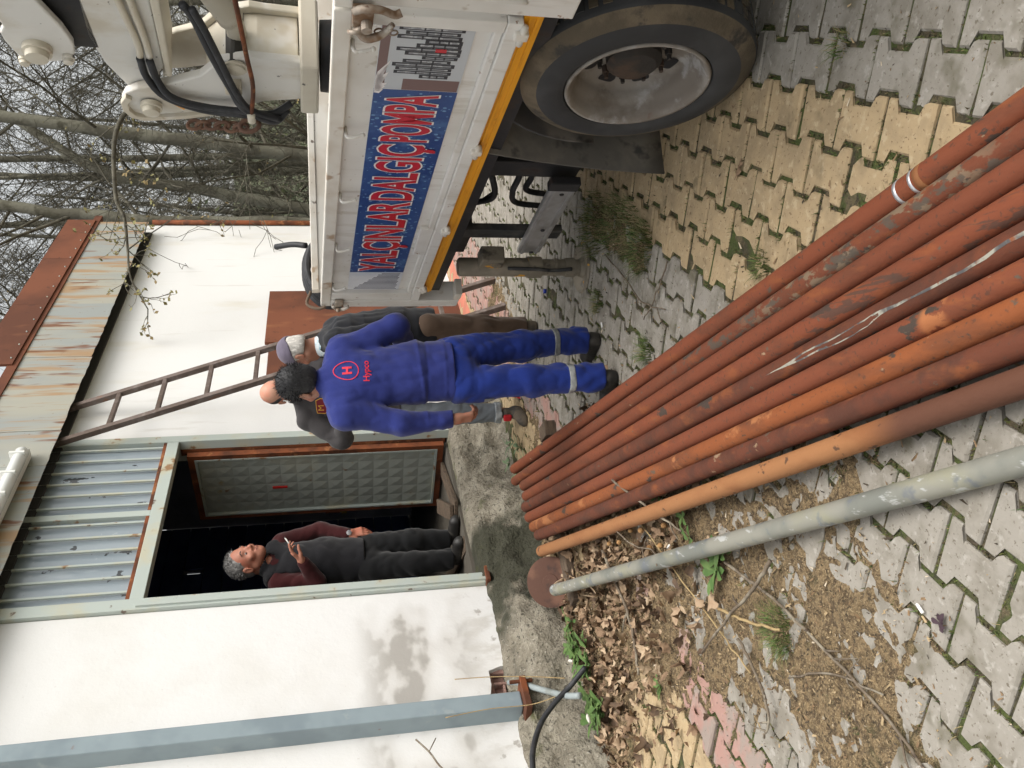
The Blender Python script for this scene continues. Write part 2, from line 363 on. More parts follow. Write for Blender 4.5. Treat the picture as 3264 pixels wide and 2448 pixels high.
for P, t, nc in joints:
    if P.y > 6.5: continue
    dens = float(vnoise(np.array([P.x * 1.7]), np.array([P.y * 1.7]))[0])
    pts = []
    for k in range(34):
        if random.random() < .68: # wavy joint
            s = random.uniform(-w_, w_); a = abs(s); yy = PAMP if a > w_ - .043 else (-PAMP if a < w_ - .061 else PAMP * (2 * (a - w_ + .061) / .018 - 1)); pts.append((s, PH + yy))
        else: pts.append((w_, random.uniform(-PH, PH)))
    for s, yy in pts:
        if random.random() > .35 + dens * .7: continue
        B = PT * (t + s) + PN * (nc + yy); B = Vector((B.x, B.y, gz(B.x, B.y) - .008)); cl = random.random()
        for q in range(random.randint(2, 4)):
            jm.cur = random.choices((0, 1, 2, 3, 4), (2.2, 2, 1.2, 4, 4))[0]; hh = random.uniform(.007, .015) if jm.cur >= 3 or cl < .7 else random.uniform(.012, .032)
            blade(jm, B + Vector((random.gauss(0, .006), random.gauss(0, .006), 0)), hh, random.uniform(.004, .009) if jm.cur >= 3 else .003, random.uniform(.2, 1.2), random.uniform(0, 6.28), 2)
o = jm.obj('joint_moss', mt_gr); tag(o, 'moss and short grass growing in the joints of the paving', 'moss', kind='stuff')
def tuft(name, x, y, n, h, rad, label, mix=(4, 2, 2, 0, 0), group=None, cat='grass tuft', lean=.9, dz=0, w=.0035):
    mb = MB()
    for i in range(n):
        a = random.uniform(0, 6.28); r = rad * math.sqrt(random.random()); P = gp(x + r * math.cos(a), y + r * math.sin(a), -.008 + dz)
        mb.cur = random.choices(range(5), mix)[0]
        blade(mb, P, h * random.uniform(.4, 1.1), random.uniform(.6, 1.3) * w, random.uniform(.3, 1.4) * lean, a + random.gauss(0, .8))
    return tag(mb.obj(name, mt_gr), label, cat, group)
tuft('grass_tuft', -.84, 2.66, 330, .085, .075, 'dense bright green grass tuft growing from the brown chaff', (8, 3, .6, 0, 0), w=.003)
for i, (x, y, n, h, rd) in enumerate(((.86, 4.62, 620, .10, .18), (.80, 4.32, 520, .085, .16), (.62, 3.92, 650, .095, .13), (.74, 4.1, 480, .08, .15))):
    tuft('grass_tuft', x, y, n, h, rd, ['long grass clump nearest the mud flap beside the jack', 'straggly grass clump second from the mud flap', 'greenest grass clump at the near end of the weedy strip beside the jack', 'grass clump with bare soil in the middle of the weedy strip'][i], (4, 4, 3, 0, 1), 'weeds between wheel and jack')
tuft('grass_tuft', .43, 4.55, 160, .085, .06, 'small grass tuft on grey pavers right of the worker\'s shoe', (4, 3, 3, 0, 0))
tuft('grass_tuft', .13, 3.84, 170, .095, .06, 'upright grass tuft between the worker and the uppermost rust pipe', (6, 3, 1, 0, 0))
tuft('grass_tuft', .97, 2.34, 80, .06, .04, 'little grass tuft in the grey paving in front of the tyre', (4, 2, 3, 0, 0))
tuft('grass_tuft', .385, 2.80, 120, .06, .05, 'mixed weed tuft on ochre pavers beside the uppermost rust pipe', (4, 3, 2, 1, 0))
tuft('grass_tuft', -.37, 3.15, 140, .07, .08, 'grass tuft beside the pale orange pipe among litter', (5, 3, 2, 0, 0))
tuft('grass_tuft', -.25, 2.35, 120, .04, .06, 'flattened mossy grass under the pale orange pipe', (3, 3, 2, 1, 0))
mt_weed = [M('weed leaf', (.062, .125, .030), .6, [((.10, .165, .045), 20, .4, .6)]), M('weed leaf blue', (.13, .19, .10), .6), M('purple leaf', (.055, .032, .042), .6)]
def weed(name, x, y, n, ln, wd, label, mat=0, up=.5, dz=0, stems=1, spread=.0, group=None):
    mb = MB()
    for q in range(stems):
        ox, oy = random.gauss(0, spread), random.gauss(0, spread)
        for i in range(n):
            a = random.uniform(0, 6.28); L_ = ln * random.uniform(.6, 1.15); d = Vector((math.cos(a), math.sin(a), 0)); s = Vector((-d.y, d.x, 0)); e = random.uniform(.15, 1) * up
            P = gp(x + ox, y + oy, dz + random.uniform(0, .02)); vs = []
            for t, ww in ((0, .12), (.3, .7), (.6, 1), (.85, .6)):
                c = P + d * (L_ * t) + Vector((0, 0, L_ * (e * t - .45 * e * t * t))); fold = wd * ww * .25
                vs += [c - s * wd * ww + Vector((0, 0, fold)), c, c + s * wd * ww + Vector((0, 0, fold))]
            vs.append(P + d * L_ + Vector((0, 0, L_ * .5 * e))); fs = []
            for k in range(3): fs += [(3 * k, 3 * k + 1, 3 * k + 4, 3 * k + 3), (3 * k + 1, 3 * k + 2, 3 * k + 5, 3 * k + 4)]
            fs += [(9, 10, 12), (10, 11, 12)]; mb.add(vs, fs)
    o = mb.obj('leaves', mt_weed[mat], None, True); o.name = name; return tag(o, label, 'weed', group)
weed('weed', -.70, 3.03, 9, .10, .018, 'fresh green broad leaved weed below the galvanised pipe', 0, .6, .02, 2, .03)
weed('weed', -.62, 3.28, 6, .07, .012, 'smaller green weed just below the galvanised pipe', 0, .5, .03, 2, .03)
weed('weed', -1.33, 3.63, 8, .07, .010, 'small weed with red tips at the edge of the pink pavers', 0, .8, .0)
weed('weed', -1.55, 4.62, 10, .10, .016, 'lush green weed at plinth, nearest the black cable', 0, .9, .05, 5, .06)
weed('weed', -1.66, 4.35, 10, .11, .018, 'largest leafy green weed at the left edge below the black cable', 0, .9, .05, 6, .08)
weed('weed', -1.42, 4.80, 9, .09, .012, 'slender green weed between the plinth and the dry leaves', 0, .9, .05, 3, .05)
weed('weed', -.62, 6.10, 9, .10, .010, 'grey green weed between the plinth and the rust pipe ends', 1, 1.0, .03, 6, .07)
weed('weed', -.52, 6.45, 8, .08, .010, 'small grey green weed on the plinth edge beyond the pipe ends', 1, 1.0, .03, 4, .05)
weed('weed', -.62, 1.90, 6, .032, .008, 'tiny purple leaved seedling on the grey pavers', 2, .7, .0)
weed('weed', -.46, 3.62, 6, .075, .016, 'green weed under the pale orange pipe among dry leaves', 0, .5, .03, 2, .02)
# single leaves and litter
def one(name, x, y, dz, vs, fs, mat, label, cat, smooth=True):
    rot = rnd_rot(.15); mb = MB().add([gp(x, y, dz) + rot @ v for v in vs], fs); return tag(mb.obj(name, mat, None, smooth), label, cat)
random.seed(21)
for x, y, s, lab, k in ((.758, 2.958, .05, 'single brown leaf lying on the ochre pavers near the tyre', 1), (-.79, 3.63, .06, 'large pale tan leaf lying flat on the litter below the galvanised pipe', 2), (-.62, 3.10, .05, 'pale leaf curled on the chaff near the green weed', 2), (-.98, 4.05, .07, 'long tan leaf in the drift below the curved twig', 0), (-.84, 3.1, .045, 'pink tan leaf on the chaff beyond the grass tuft', 0), (-1.22, 3.75, .06, 'rolled pale leaf beside the pink pavers', 2)):
    vs, fs = leaf_geo(s); one('dry_leaf', x, y, .045 if x < -.2 else .008, vs, fs, mt_leaf[k], lab, 'leaf')
mt_white = M('cigarette paper', (.82, .81, .78), .7)
for x, y, az, lab in ((.298, 4.466, .3, 'white cigarette end beside the heel of the worker'), (-.19, 4.72, 1.2, 'white cigarette end left of the worker\'s feet'), (-.70, 3.47, 2.2, 'white scrap lying in the leaf litter'), (-.60, 1.97, .9, 'white scrap beside the purple seedling')):
    d = Vector((math.cos(az), math.sin(az), 0)) * .014; c = gp(x, y, .012 if y != 3.47 else .05); tag(MB().tube([c - d, c + d], .0045, 8).obj('cigarette_end', mt_white, None, True), lab, 'litter')
tag(MB().lathe([(0, .015), (.014, .015), (.016, .012)], gp(.605, 5.633, .004), (0, 0, 1), 14).obj('bottle_cap', M('blue plastic', (.01, .035, .30), .4), None, False), 'small blue plastic cap lying on grey pavers behind the jack', 'cap')
# twigs
mt_twig = M('twig bark', (.135, .105, .075), .85, [((.24, .21, .16), 14, .45, .65), ((.07, .05, .035), 40, .55, .7)], (80, .6, .004))
mt_twigp = M('pale stalk', (.36, .265, .13), .85, [((.25, .17, .08), 20, .4, .7)])
def twig(ctrl, r0, r1, label, mat=mt_twig, side=0, name='twig'):
    pts = curve_pts([gp(*c) for c in ctrl], 6); pts = [p + Vector((random.gauss(0, .002), random.gauss(0, .002), random.gauss(0, .002))) for p in pts]
    n = len(pts); mb = MB().tube(pts, [r0 + (r1 - r0) * i / (n - 1) for i in range(n)], 6)
    for q in range(side):
        i = random.randint(2, n - 3); d = (pts[i + 1] - pts[i]).normalized(); e = (Matrix.Rotation(random.choice((-1, 1)) * random.uniform(.5, 1), 3, 'Z') @ d) * random.uniform(.04, .12)
        mb.tube([pts[i], pts[i] + e * .5 + Vector((0, 0, .006)), pts[i] + e], [r1, r1 * .8, r1 * .4], 5)
    return tag(mb.obj(name, mat, None, True), label, 'twig')
twig([(-.86, 4.28, .06), (-.96, 4.12, .06), (-1.06, 3.95, .06), (-1.20, 3.86, .05), (-1.34, 3.80, .05)], .008, .006, 'curved twig lying across the leaf drift below the galvanised pipe', side=2)
twig([(-.60, 2.62, .06), (-.72, 2.72, .075), (-.86, 2.92, .06), (-1.05, 3.15, .05)], .0075, .0045, 'thick bent twig arching beside the green grass tuft', side=1)
twig([(-.68, 3.0, .03), (-.72, 2.72, .03), (-.80, 2.42, .025), (-.90, 2.12, .02), (-1.02, 1.88, .02)], .006, .004, 'long thin twig running through the chaff towards the corner', side=3)
twig([(-.92, 2.86, .045), (-1.0, 2.74, .045), (-1.12, 2.66, .04), (-1.2, 2.7, .035)], .006, .004, 'forked twig in the chaff below the grass tuft', side=2)
twig([(-.97, 2.58, .02), (-.88, 2.35, .02), (-.86, 2.1, .02)], .004, .003, 'short dark twig on grey pavers below the chaff', side=2)
twig([(.66, 4.4, .02), (.50, 4.1, .02), (.36, 3.85, .03), (.30, 3.6, .02)], .005, .003, 'fallen branch on grey pavers between the grass clump and the rust pipes', side=3)
twig([(.50, 3.58, .015), (.36, 3.72, .02), (.28, 3.86, .015)], .004, .003, 'small twig crossing the fallen branch on grey pavers', side=1)
twig([(-.85, 3.02, .05), (-.84, 2.8, .05), (-.82, 2.6, .04)], .006, .005, 'straight pale stalk standing beside the grass tuft', mt_twigp)
twig([(-.56, 3.95, .07), (-.72, 3.60, .05), (-.92, 3.1, .03), (-1.02, 2.8, .03)], .0035, .003, 'long straw stalk crossing the leaf litter', mt_twigp)
twig([(-.46, 3.9, .15), (-.52, 3.66, .12), (-.57, 3.42, .10), (-.60, 3.25, .09)], .006, .004, 'grey twig resting on the pale orange pipe', side=2)
twig([(-.70, 3.92, .12), (-.74, 3.72, .10), (-.72, 3.52, .10), (-.76, 3.40, .13)], .004, .003, 'twig with seed balls resting on the galvanised pipe', side=2)
mt_seed = M('seed ball', (.40, .235, .10), .95, [((.28, .15, .06), 60, .4, .6)], (160, 1, .004))
for i, (x, y) in enumerate(((-.70, 3.50), (-.73, 3.62), (-.67, 3.72), (-.69, 3.85), (-.77, 4.0), (-.80, 4.14), (-.72, 4.08), (-.47, 3.32), (-.45, 3.25), (-.50, 3.28), (-.62, 3.52))):
    tag(MB().ball(gp(x, y, .075 if i < 7 else .05), random.uniform(.011, .014), 10, 7).obj('seed_ball', mt_seed, None, True), 'round brown plane tree seed ball lying by the galvanised pipe', 'seed ball', 'seed balls in the litter')
for i in range(2): pass
# ================================================================== BUILDING
def bfr(along, out, z): return -NF * (FD - out) + TF * along + Vector((0, 0, z))
BM = frame(-NF * FD, TF, -NF, Vector((0, 0, 1)))       # local: x along the facade, y inwards, z up
mt_wall = M('white render', (.715, .718, .712), .9, [((.66, .645, .61), 1.1, .50, .75, .6), ((.60, .56, .45), 1.6, .54, .70, .5, (1, 1, .3), 4), ((.50, .48, .44), 5, .60, .72, .45, (1.6, 1, .18), 4), ((.42, .38, .32), 3, .50, .64, .7, (1, 1, 1), 5, [('Z', -.1, .0, .3, .75)]), ((.50, .48, .45), 30, .68, .78, .35)], (70, .2, .004), bump2=(5, .25, .01), rnd=False)
mt_wallL = M('stained white render', (.715, .718, .712), .9, [((.64, .63, .60), 1.3, .46, .70, .6), ((.52, .505, .475), 1.25, .43, .58, .8, (1, 1, 1.5), 2.5, [('Z', .6, .95, 1.2, 1.5)]), ((.35, .335, .31), 1.25, .52, .575, .85, (1, 1, 1.5), 4.5, [('Z', .65, .95, 1.2, 1.48)]), ((.47, .45, .41), 7, .47, .64, .6, (1, 1, .5), 5, [('Z', .4, .5, .6, .95)]), ((.33, .31, .28), 11, .60, .68, .8, (1, 1, 1), 4, [('Z', .4, .5, .62, .85)]), ((.50, .48, .45), 40, .64, .74, .4)], (70, .22, .004), bump2=(6, .3, .012), rnd=False)
mt_conc = M('old concrete', (.215, .192, .148), .95, [((.29, .265, .21), 7, .45, .62, .9, (1, 1, 1), 6), ((.13, .117, .09), 6, .50, .62, .8, (1, 1, 1), 7), ((.37, .345, .29), 60, .60, .66, .85), ((.06, .054, .042), 42, .58, .65, .85), ((.035, .036, .022), 1.4, .36, .43, .94, (1, 1, 1), 4, [('X', 3.65, 3.8, 4.6, 4.75)]), ((.07, .075, .022), 3.3, .58, .70, .8)], (60, 1, .014, (1, 1, 1), 5), bump2=(14, 1, .04), rnd=False)
mt_grey = M('grey blue paint', (.255, .315, .345), .5, [((.20, .25, .28), 3, .45, .7), ((.33, .37, .38), 9, .6, .75, .6), (RUST, 7, .70, .76, .6)], (40, .15, .002), rnd=False)
mt_frame = M('pale green frame paint', (.42, .47, .44), .5, [((.48, .46, .34), 3, .48, .66, .8), ((.26, .13, .05), 6, .62, .70, .9), (RUSTD, 12, .66, .73, .8)], (40, .2, .002), rnd=False)
mt_rustf = M('rusty steel', RUST, .85, [(RUSTD, 4, .42, .6), ((.30, .12, .045), 9, .55, .7), ((.10, .05, .03), 30, .6, .7, .6)], (50, .5, .004), rnd=False)
mt_rsheet = M('brown rust sheet', (.185, .062, .030), .85, [((.11, .038, .020), 1.1, .4, .62), ((.30, .125, .055), 2.5, .6, .74, .8, (1, 1, .4)), ((.08, .03, .018), 14, .6, .7, .6)], (35, .3, .003), rnd=True)
mt_fascia = M('fascia sheet', (.295, .315, .305), .55, [((.38, .365, .30), 2, .40, .62, .8, (1, 1, .3)), ((.36, .22, .105), 5.5, .49, .62, .85, (1.7, 1, .16)), ((.17, .062, .025), 6.5, .575, .66, .9, (1.6, 1, .22)), ((.20, .08, .035), 26, .66, .74, .7)], (20, .15, .003), rnd=True)
mt_glass = M('paint on window glass', (.285, .335, .375), .28, [((.235, .285, .325), 3, .40, .6, .9, (1.6, 1, .5)), ((.40, .45, .49), 5, .58, .74, .6, (1.6, 1, .4)), ((.025, .028, .032), 7, .635, .655, 1, (1.0, 1, .8)), ((.42, .46, .49), 30, .66, .72, .4)], (3, .12, .01), spec=.6, coat=.5)
mt_dark = M('dark room wall', (.42, .44, .50), .9, [((.33, .35, .40), 2, .4, .6)], (20, .3, .01))
mt_navy = M('navy boards', (.09, .13, .30), .6, [((.06, .085, .22), 3, .4, .65), ((.03, .04, .09), 30, .66, .76, .3)])
mt_floor = M('room floor', (.09, .08, .065), .95, [((.08, .07, .055), 3, .4, .6)], (20, .6, .01))
mt_wood = M('old timber', (.115, .082, .055), .9, [((.06, .042, .03), 10, .4, .65, 1, (1, 6, 6)), ((.18, .14, .10), 20, .55, .7, .6, (1, 6, 6))], (30, .7, .008, (1, 7, 7)))
bld = empty('building', BM, 'long white rendered shed with sheet metal fascia and open steel door', 'building')
def wallp(name, outline, y0, th, mat, bevel=0):
    return MB().prism(outline, (0, y0, 0), (1, 0, 0), (0, 0, 1), -th).obj(name, mat, bld, bevel=bevel)
random.seed(5)
def ragged(x0, x1, z0, z1, n, a=.012):
    return [(x0 + (x1 - x0) * i / n, z0 + (z1 - z0) * i / n + random.uniform(-a, a)) for i in range(n + 1)]
TOPZ = 3.95
# wall left of the column, between column and door (a broken corner shows the brick), right of the door
wallp('wall', ragged(-3.5, 3.15, .50, .545, 40) + [(3.15, TOPZ), (-3.5, TOPZ)], .008, .22, mt_wallL)
wallp('wall', [(3.23, .71), (3.40, .675), (3.50, .675), (3.525, .60), (3.53, .555)] + ragged(3.56, 4.20, .55, .53, 12, .014) + [(4.20, TOPZ), (3.23, TOPZ)], 0, .22, mt_wallL)
wallp('wall', [(6.085, .30), (10.70, .10), (10.70, TOPZ), (6.085, TOPZ)], 0, .22, mt_wall)
wallp('lintel', [(4.20, 3.70), (6.085, 3.70), (6.085, TOPZ), (4.20, TOPZ)], .02, .18, mt_dark)
MB().bx(10.48, 10.70, .22, 4.6, 0, TOPZ).obj('wall', mt_wall, bld); MB().bx(10.48, 10.70, 4.6, 6.0, 0, 2.6).obj('wall', mt_wall, bld)
MB().bx(-3.5, 10.70, 6.0, 6.2, 0, TOPZ).obj('wall', mt_dark, bld)
MB().tube([(10.73, -.03, .1), (10.73, -.03, 3.6)], .03, 10).obj('downpipe', mt_rustf, bld, True)
# exposed hollow brick in the broken corner
mt_brick = M('hollow brick', (.30, .185, .155), .95, [((.40, .30, .26), 14, .5, .66), ((.16, .09, .075), 22, .55, .7)], (50, .8, .008))
mb = MB().bx(3.24, 3.53, .075, .2, .50, .71)
mb.bx(3.24, 3.53, .03, .075, .655, .71).bx(3.335, 3.53, .03, .075, .50, .535).bx(3.335, 3.36, .03, .075, .535, .655).bx(3.42, 3.437, .03, .075, .535, .655).bx(3.50, 3.53, .03, .075, .535, .655).bx(3.36, 3.42, .035, .075, .585, .60)
mb.obj('hollow_brick', mt_brick, bld, bevel=.006)
# steel column with rusty base plate
col = MB().bx(3.138, 3.242, -.115, .05, .545, 4.1).obj('column', mt_grey, bld, bevel=.008)
MB().bx(3.085, 3.30, -.17, .05, .508, .543).obj('base_plate', mt_rustf, col, bevel=.003)
MB().tube([(3.28, -.145, .47), (3.28, -.145, .60)], .011, 8).obj('anchor_bolt', mt_rustf, col)
# rough concrete plinth
xs = np.arange(-2.4, 6.26, .022); prof = [(.10, .60), (-.02, .60), (-.045, .595), (-.07, .585), (-.09, .57), (-.11, .55), (-.125, .525), (-.14, .495), (-.152, .46), (-.165, .425), (-.178, .385), (-.19, .345), (-.205, .305), (-.22, .265), (-.24, .23), (-.265, .195), (-.30, .155), (-.33, .115), (-.36, .02)]
vs = []; P_ = len(prof)
for x in xs:
    door = 1 if 4.25 < x < 6.05 else 0; lo = .045 * (1 - door)
    bulge = .05 * math.sin(x * 2.1) + .035 * math.sin(x * 5.3 + 1)
    for i, (y, z) in enumerate(prof):
        nzz = float(fbm(np.array([x * 4.0]), np.array([i * .55]), 3)[0]) - .5; n2 = float(fbm(np.array([x * 14.0]), np.array([i * 1.7 + 9]), 3)[0]) - .5; w = min(1, i / 7)
        vs.append((x, y - (bulge + .12 * nzz + .055 * n2) * w, z - lo * min(1, i / 4 + .4) + (.05 * nzz + .035 * n2) * (1 if 0 < i < P_ - 1 else .3)))
nx = len(xs); fs = [(i * P_ + k, (i + 1) * P_ + k, (i + 1) * P_ + k + 1, i * P_ + k + 1) for i in range(nx - 1) for k in range(P_ - 1)]
fs.append(tuple(((nx - 1) * P_ + k) for k in range(P_)))
o = bpy.data.objects.new('plinth', raw_mesh('plinth', vs, fs, mt_conc, True)); link(o, bld)
# door frame and transom
fr = MB(); fr.bx(4.205, 4.30, -.03, .05, .575, 3.66).bx(6.0, 6.08, -.03, .05, .58, 3.66).bx(4.30, 6.0, -.027, .05, 2.715, 2.80).bx(5.115, 5.175, -.024, .05, 2.80, 3.66)
fr.obj('door_frame', mt_frame, bld, bevel=.004)
MB().bx(4.222, 4.244, -.045, -.0302, .575, 2.75).obj('frame_edge', mt_frame, bld)
MB().bx(4.19, 4.32, -.07, .06, .545, .574).obj('frame_foot', mt_rustf, bld, bevel=.004)
for x0, x1, nb, nm in ((4.30, 5.115, 6, 'left'), (5.175, 6.0, 6, 'right')):
    MB().bx(x0, x1, .012, .022, 2.80, 3.66).obj('window_pane', mt_glass, bld)
    MB().bx(x0, x1, -.022, .010, 2.801, 2.826).obj('rusty_bead', mt_rustf, bld, bevel=.003)
    for i in range(nb):
        xx = x0 + (x1 - x0) * (i + .5) / nb + .012
        MB().bx(xx - .009, xx + .009, -.020, -.004, 2.815, 3.655).obj('window_bar', mt_frame, bld, bevel=.003)
# fascia of overlapping sheets, rusty flashing above, rafter shade below painted as dark strips
fx = [1.6, 2.5, 3.15, 3.75, 4.4, 5.0, 5.6, 6.05, 6.66, 7.2, 7.72, 8.25, 8.8, 9.35, 9.9, 10.43]
random.seed(3)
for i in range(len(fx) - 1):
    a, b = fx[i], fx[i + 1]; zb = 3.555 + .006 * (a - 5); n = 7
    ol = [(a + (b - a) * k / n + (.0 if k else .002), zb + random.uniform(-.004, .005)) for k in range(n + 1)] + [(b, 4.20), (a + .002, 4.20)]
    MB().prism(ol, (0, -.15 + random.uniform(0, .005), 0), (1, 0, 0), (0, 0, 1), -.004).obj('fascia_sheet', mt_fascia, bld)
mt_flash = mt_rsheet
for a, b in ((7.05, 8.2), (8.2, 9.3), (9.3, 10.43)):
    MB().bx(a, b - .003, -.175, -.158 + .001 * a, 4.16, 4.46).obj('roof_flashing', mt_flash, bld)
for k in range(14):
    MB().ball((7.15 + k * .24, -.178, 4.19), .008, 6, 4).obj('screw', mt_frame, bld)
MB().bx(1.6, 10.43, -.145, .0, 3.66, 3.69).bx(1.6, 10.43, -.02, .0, 3.56, 3.66).obj('soffit_shade', M('dark soffit', (.05, .05, .05), .9), bld)  # near-black boards stand in for the shade under the fascia
rf = MB(); rf.add([(-3.5, -.16, 4.2), (10.6, -.16, 4.2), (10.6, 6.3, 4.5), (-3.5, 6.3, 4.5), (-3.5, -.16, 4.12), (10.6, -.16, 4.12), (10.6, 6.3, 4.42), (-3.5, 6.3, 4.42)], [(0, 1, 2, 3), (7, 6, 5, 4), (0, 4, 5, 1), (1, 5, 6, 2), (2, 6, 7, 3), (3, 7, 4, 0)])
rf.obj('roof', mt_rsheet, bld)
# interior
MB().bx(2.6, 2.75, .23, 4.1, .5, 3.9).obj('inner_wall', mt_dark, bld); MB().bx(8.6, 8.75, .23, 3.0, .3, 3.9).obj('inner_wall', mt_dark, bld)
MB().bx(2.5, 8.8, .23, 3.1, 3.9, 3.96).obj('inner_ceiling', mt_dark, bld)
MB().bx(2.6, 8.75, .10, 4.1, .40, .62).obj('room_floor', mt_floor, bld)
for k in range(15):                                              # navy boards of the partition behind the door
    z0 = .66 + k * .215
    if k == 11:
        MB().bx(2.76, 7.80, 3.0, 3.03, z0, z0 + .207).obj('navy_board', mt_navy, bld); MB().bx(7.89, 8.59, 3.0, 3.03, z0, z0 + .207).obj('navy_board', mt_navy, bld)
    else: MB().bx(2.76, 8.59, 3.0, 3.03, z0, z0 + .207).obj('navy_board', mt_navy, bld)
MB().bx(2.76, 8.59, 3.032, 3.05, .64, 3.06).bx(2.76, 8.59, 3.032, 3.05, 3.20, 3.9).bx(2.76, 7.80, 3.032, 3.05, 3.06, 3.20).bx(7.86, 8.59, 3.032, 3.05, 3.06, 3.20).obj('light_stop_sheet', mt_dark, bld)  # unseen sheet added to stop light leaking between the boards
# open door leaf with pressed diamond panel
hx, hy = 5.97, .06; ang = R(104)
DL = Matrix.Translation((hx, hy, .64)) @ Matrix.Rotation(R(180) - ang, 4, 'Z')      # leaf local: x from hinge, z up
leaf = bpy.data.objects.new('door_leaf', MB().bx(0, .045, 0, .045, 0, 2.02).bx(.775, .82, 0, .045, 0, 2.02).bx(.045, .775, .001, .044, 0, .05).bx(.045, .775, .001, .044, 1.97, 2.02).mesh('door_leaf', mt_rustf)); leaf.matrix_local = DL; link(leaf, bld)
mt_dpanel = M('door panel', (.37, .395, .355), .5, [((.42, .43, .36), 3, .45, .65), ((.36, .26, .10), 4.2, .63, .70, .8), ((.21, .10, .045), 6, .66, .73, .8)], (30, .15, .003))
dp = MB(); nxp, nzp = 6, 15; x0, x1, z0, z1 = .062, .758, .07, 1.95; dx = (x1 - x0) / nxp; dz = (z1 - z0) / nzp
for i in range(nxp):
    for k in range(nzp):
        a, c = x0 + i * dx, z0 + k * dz; dp.add([(a, .024, c), (a + dx, .024, c), (a + dx, .024, c + dz), (a, .024, c + dz), (a + dx / 2, .031, c + dz / 2)], [(0, 1, 4), (1, 2, 4), (2, 3, 4), (3, 0, 4)])
dp.add([(x0, .02, z0), (x1, .02, z0), (x1, .02, z1), (x0, .02, z1)], [(0, 1, 2, 3)])
dp.obj('diamond_panel', mt_dpanel, leaf)
MB().bx(.046, .062, .02, .05, .05, 1.97).bx(.758, .774, .02, .05, .05, 1.97).bx(.062, .758, .02, .05, .05, .068).bx(.062, .758, .02, .05, 1.952, 1.97).obj('panel_bead', mt_frame, leaf)
MB().bx(.42, .44, .045, .056, 1.28, 1.40).obj('red_sticker', M('red sticker', (.45, .02, .015), .5), leaf)
MB().tube([(.83, .02, .86), (.86, .02, .86), (.86, .02, .98), (.83, .02, .98)], .006, 6).obj('hasp', mt_rustf, leaf); MB().bx(.84, .87, 0, .03, .80, .845).tube([(.845, .015, .845), (.845, .015, .87), (.865, .015, .87), (.865, .015, .845)], .004, 6).obj('padlock', M('brass', (.55, .38, .06), .3, metal=1), leaf)
MB().bx(6.0, 6.03, .05, .09, .62, 2.7).obj('inner_post', mt_rustf, bld, bevel=.003)
MB().bx(6.045, 6.08, .05, .14, .60, 2.72).obj('reveal', mt_rustf, bld)
# rusty closed steel gate further along and its painted step
g1 = MB().bx(6.70, 7.55, -.05, -.02, .18, 2.10).obj('gate_leaf', mt_rsheet, bld, bevel=.004); MB().bx(7.555, 8.68, -.058, -.025, .18, 2.14).obj('gate_leaf', mt_rsheet, bld, bevel=.004)
mt_coral = M('worn coral paint', (.47, .165, .11), .9, [((.38, .15, .10), 4, .42, .62), ((.36, .30, .24), 5, .64, .70)], (50, .6, .006))
sv = MB(); nst = 30
for i in range(nst + 1):
    x = 6.35 + (10.5 - 6.35) * i / nst; j = random.uniform(-.015, .015); b = len(sv.v)
    sv.v += [(x, .0, .20), (x, -.30 + j, .20 + j * .4), (x, -.34 + j, .17), (x, -.36 + j * 1.5, .0)]
    if i: sv.f += [(b - 4 + k, b + k, b + k + 1, b - 3 + k) for k in range(3)]; sv.m += [0] * 3
sv.obj('painted_step', mt_coral, bld, True)
# timbers and rubbish on the room floor, things of their own
random.seed(9)
for k, (a, y, z, L_, rz, lab) in enumerate(((5.55, .22, .64, .8, .25, 'dark broken plank lying inside the doorway below the open door'), (5.45, .36, .68, .7, .6, 'thin board lying across the plank in the doorway'), (5.0, .55, .65, .9, 1.1, 'old board on the floor of the dark room behind the smoker'))):
    rot = Matrix.Rotation(rz, 3, 'Z') @ Matrix.Rotation(random.uniform(-.12, .12), 3, 'Y'); mb = MB(); n = 6
    mb.box((0, 0, 0), (L_, .12, .028), rot); o = mb.obj('plank', mt_wood, None, bevel=.004); o.matrix_world = BM @ Matrix.Translation((a, y, z)); tag(o, lab, 'plank')
tag(MB().lathe([(0, .055), (.12, .05), (.14, .03), (.18, .03)], bfr(5.0, -1.6, 2.28), (0, 0, 1), 14).obj('red_lamp', M('red plastic', (.35, .02, .01), .4), None, False), 'dim red round object hanging in the dark room', 'lamp')
# fluorescent fitting under the fascia
lt = empty('light_fitting', BM @ Matrix.Translation((5.02, -.24, 3.72)), 'long white weatherproof fluorescent light fixed on the fascia', 'light fitting')
mt_plast = M('aged white plastic', (.74, .75, .72), .4, [((.6, .58, .5), 6, .6, .75, .5)]); mt_diff = M('diffuser', (.82, .84, .83), .25, trans=.15)
MB().bx(-.75, .68, .0, .085, -.05, .045).obj('housing', mt_plast, lt, bevel=.014)
MB().lathe([(-.70, .03), (-.68, .045), (.62, .045), (.65, .03)], (0, .0, -.012), (1, 0, 0), 20).obj('diffuser', mt_diff, lt, True)
for k in range(6): MB().bx(-.6 + k * .23, -.58 + k * .23, -.052, .02, -.055, .05).obj('clip', mt_plast, lt, bevel=.004)
MB().box((.690, .04, 0), (.03, .06, .05)).obj('end_cap', mt_plast, lt, bevel=.008)
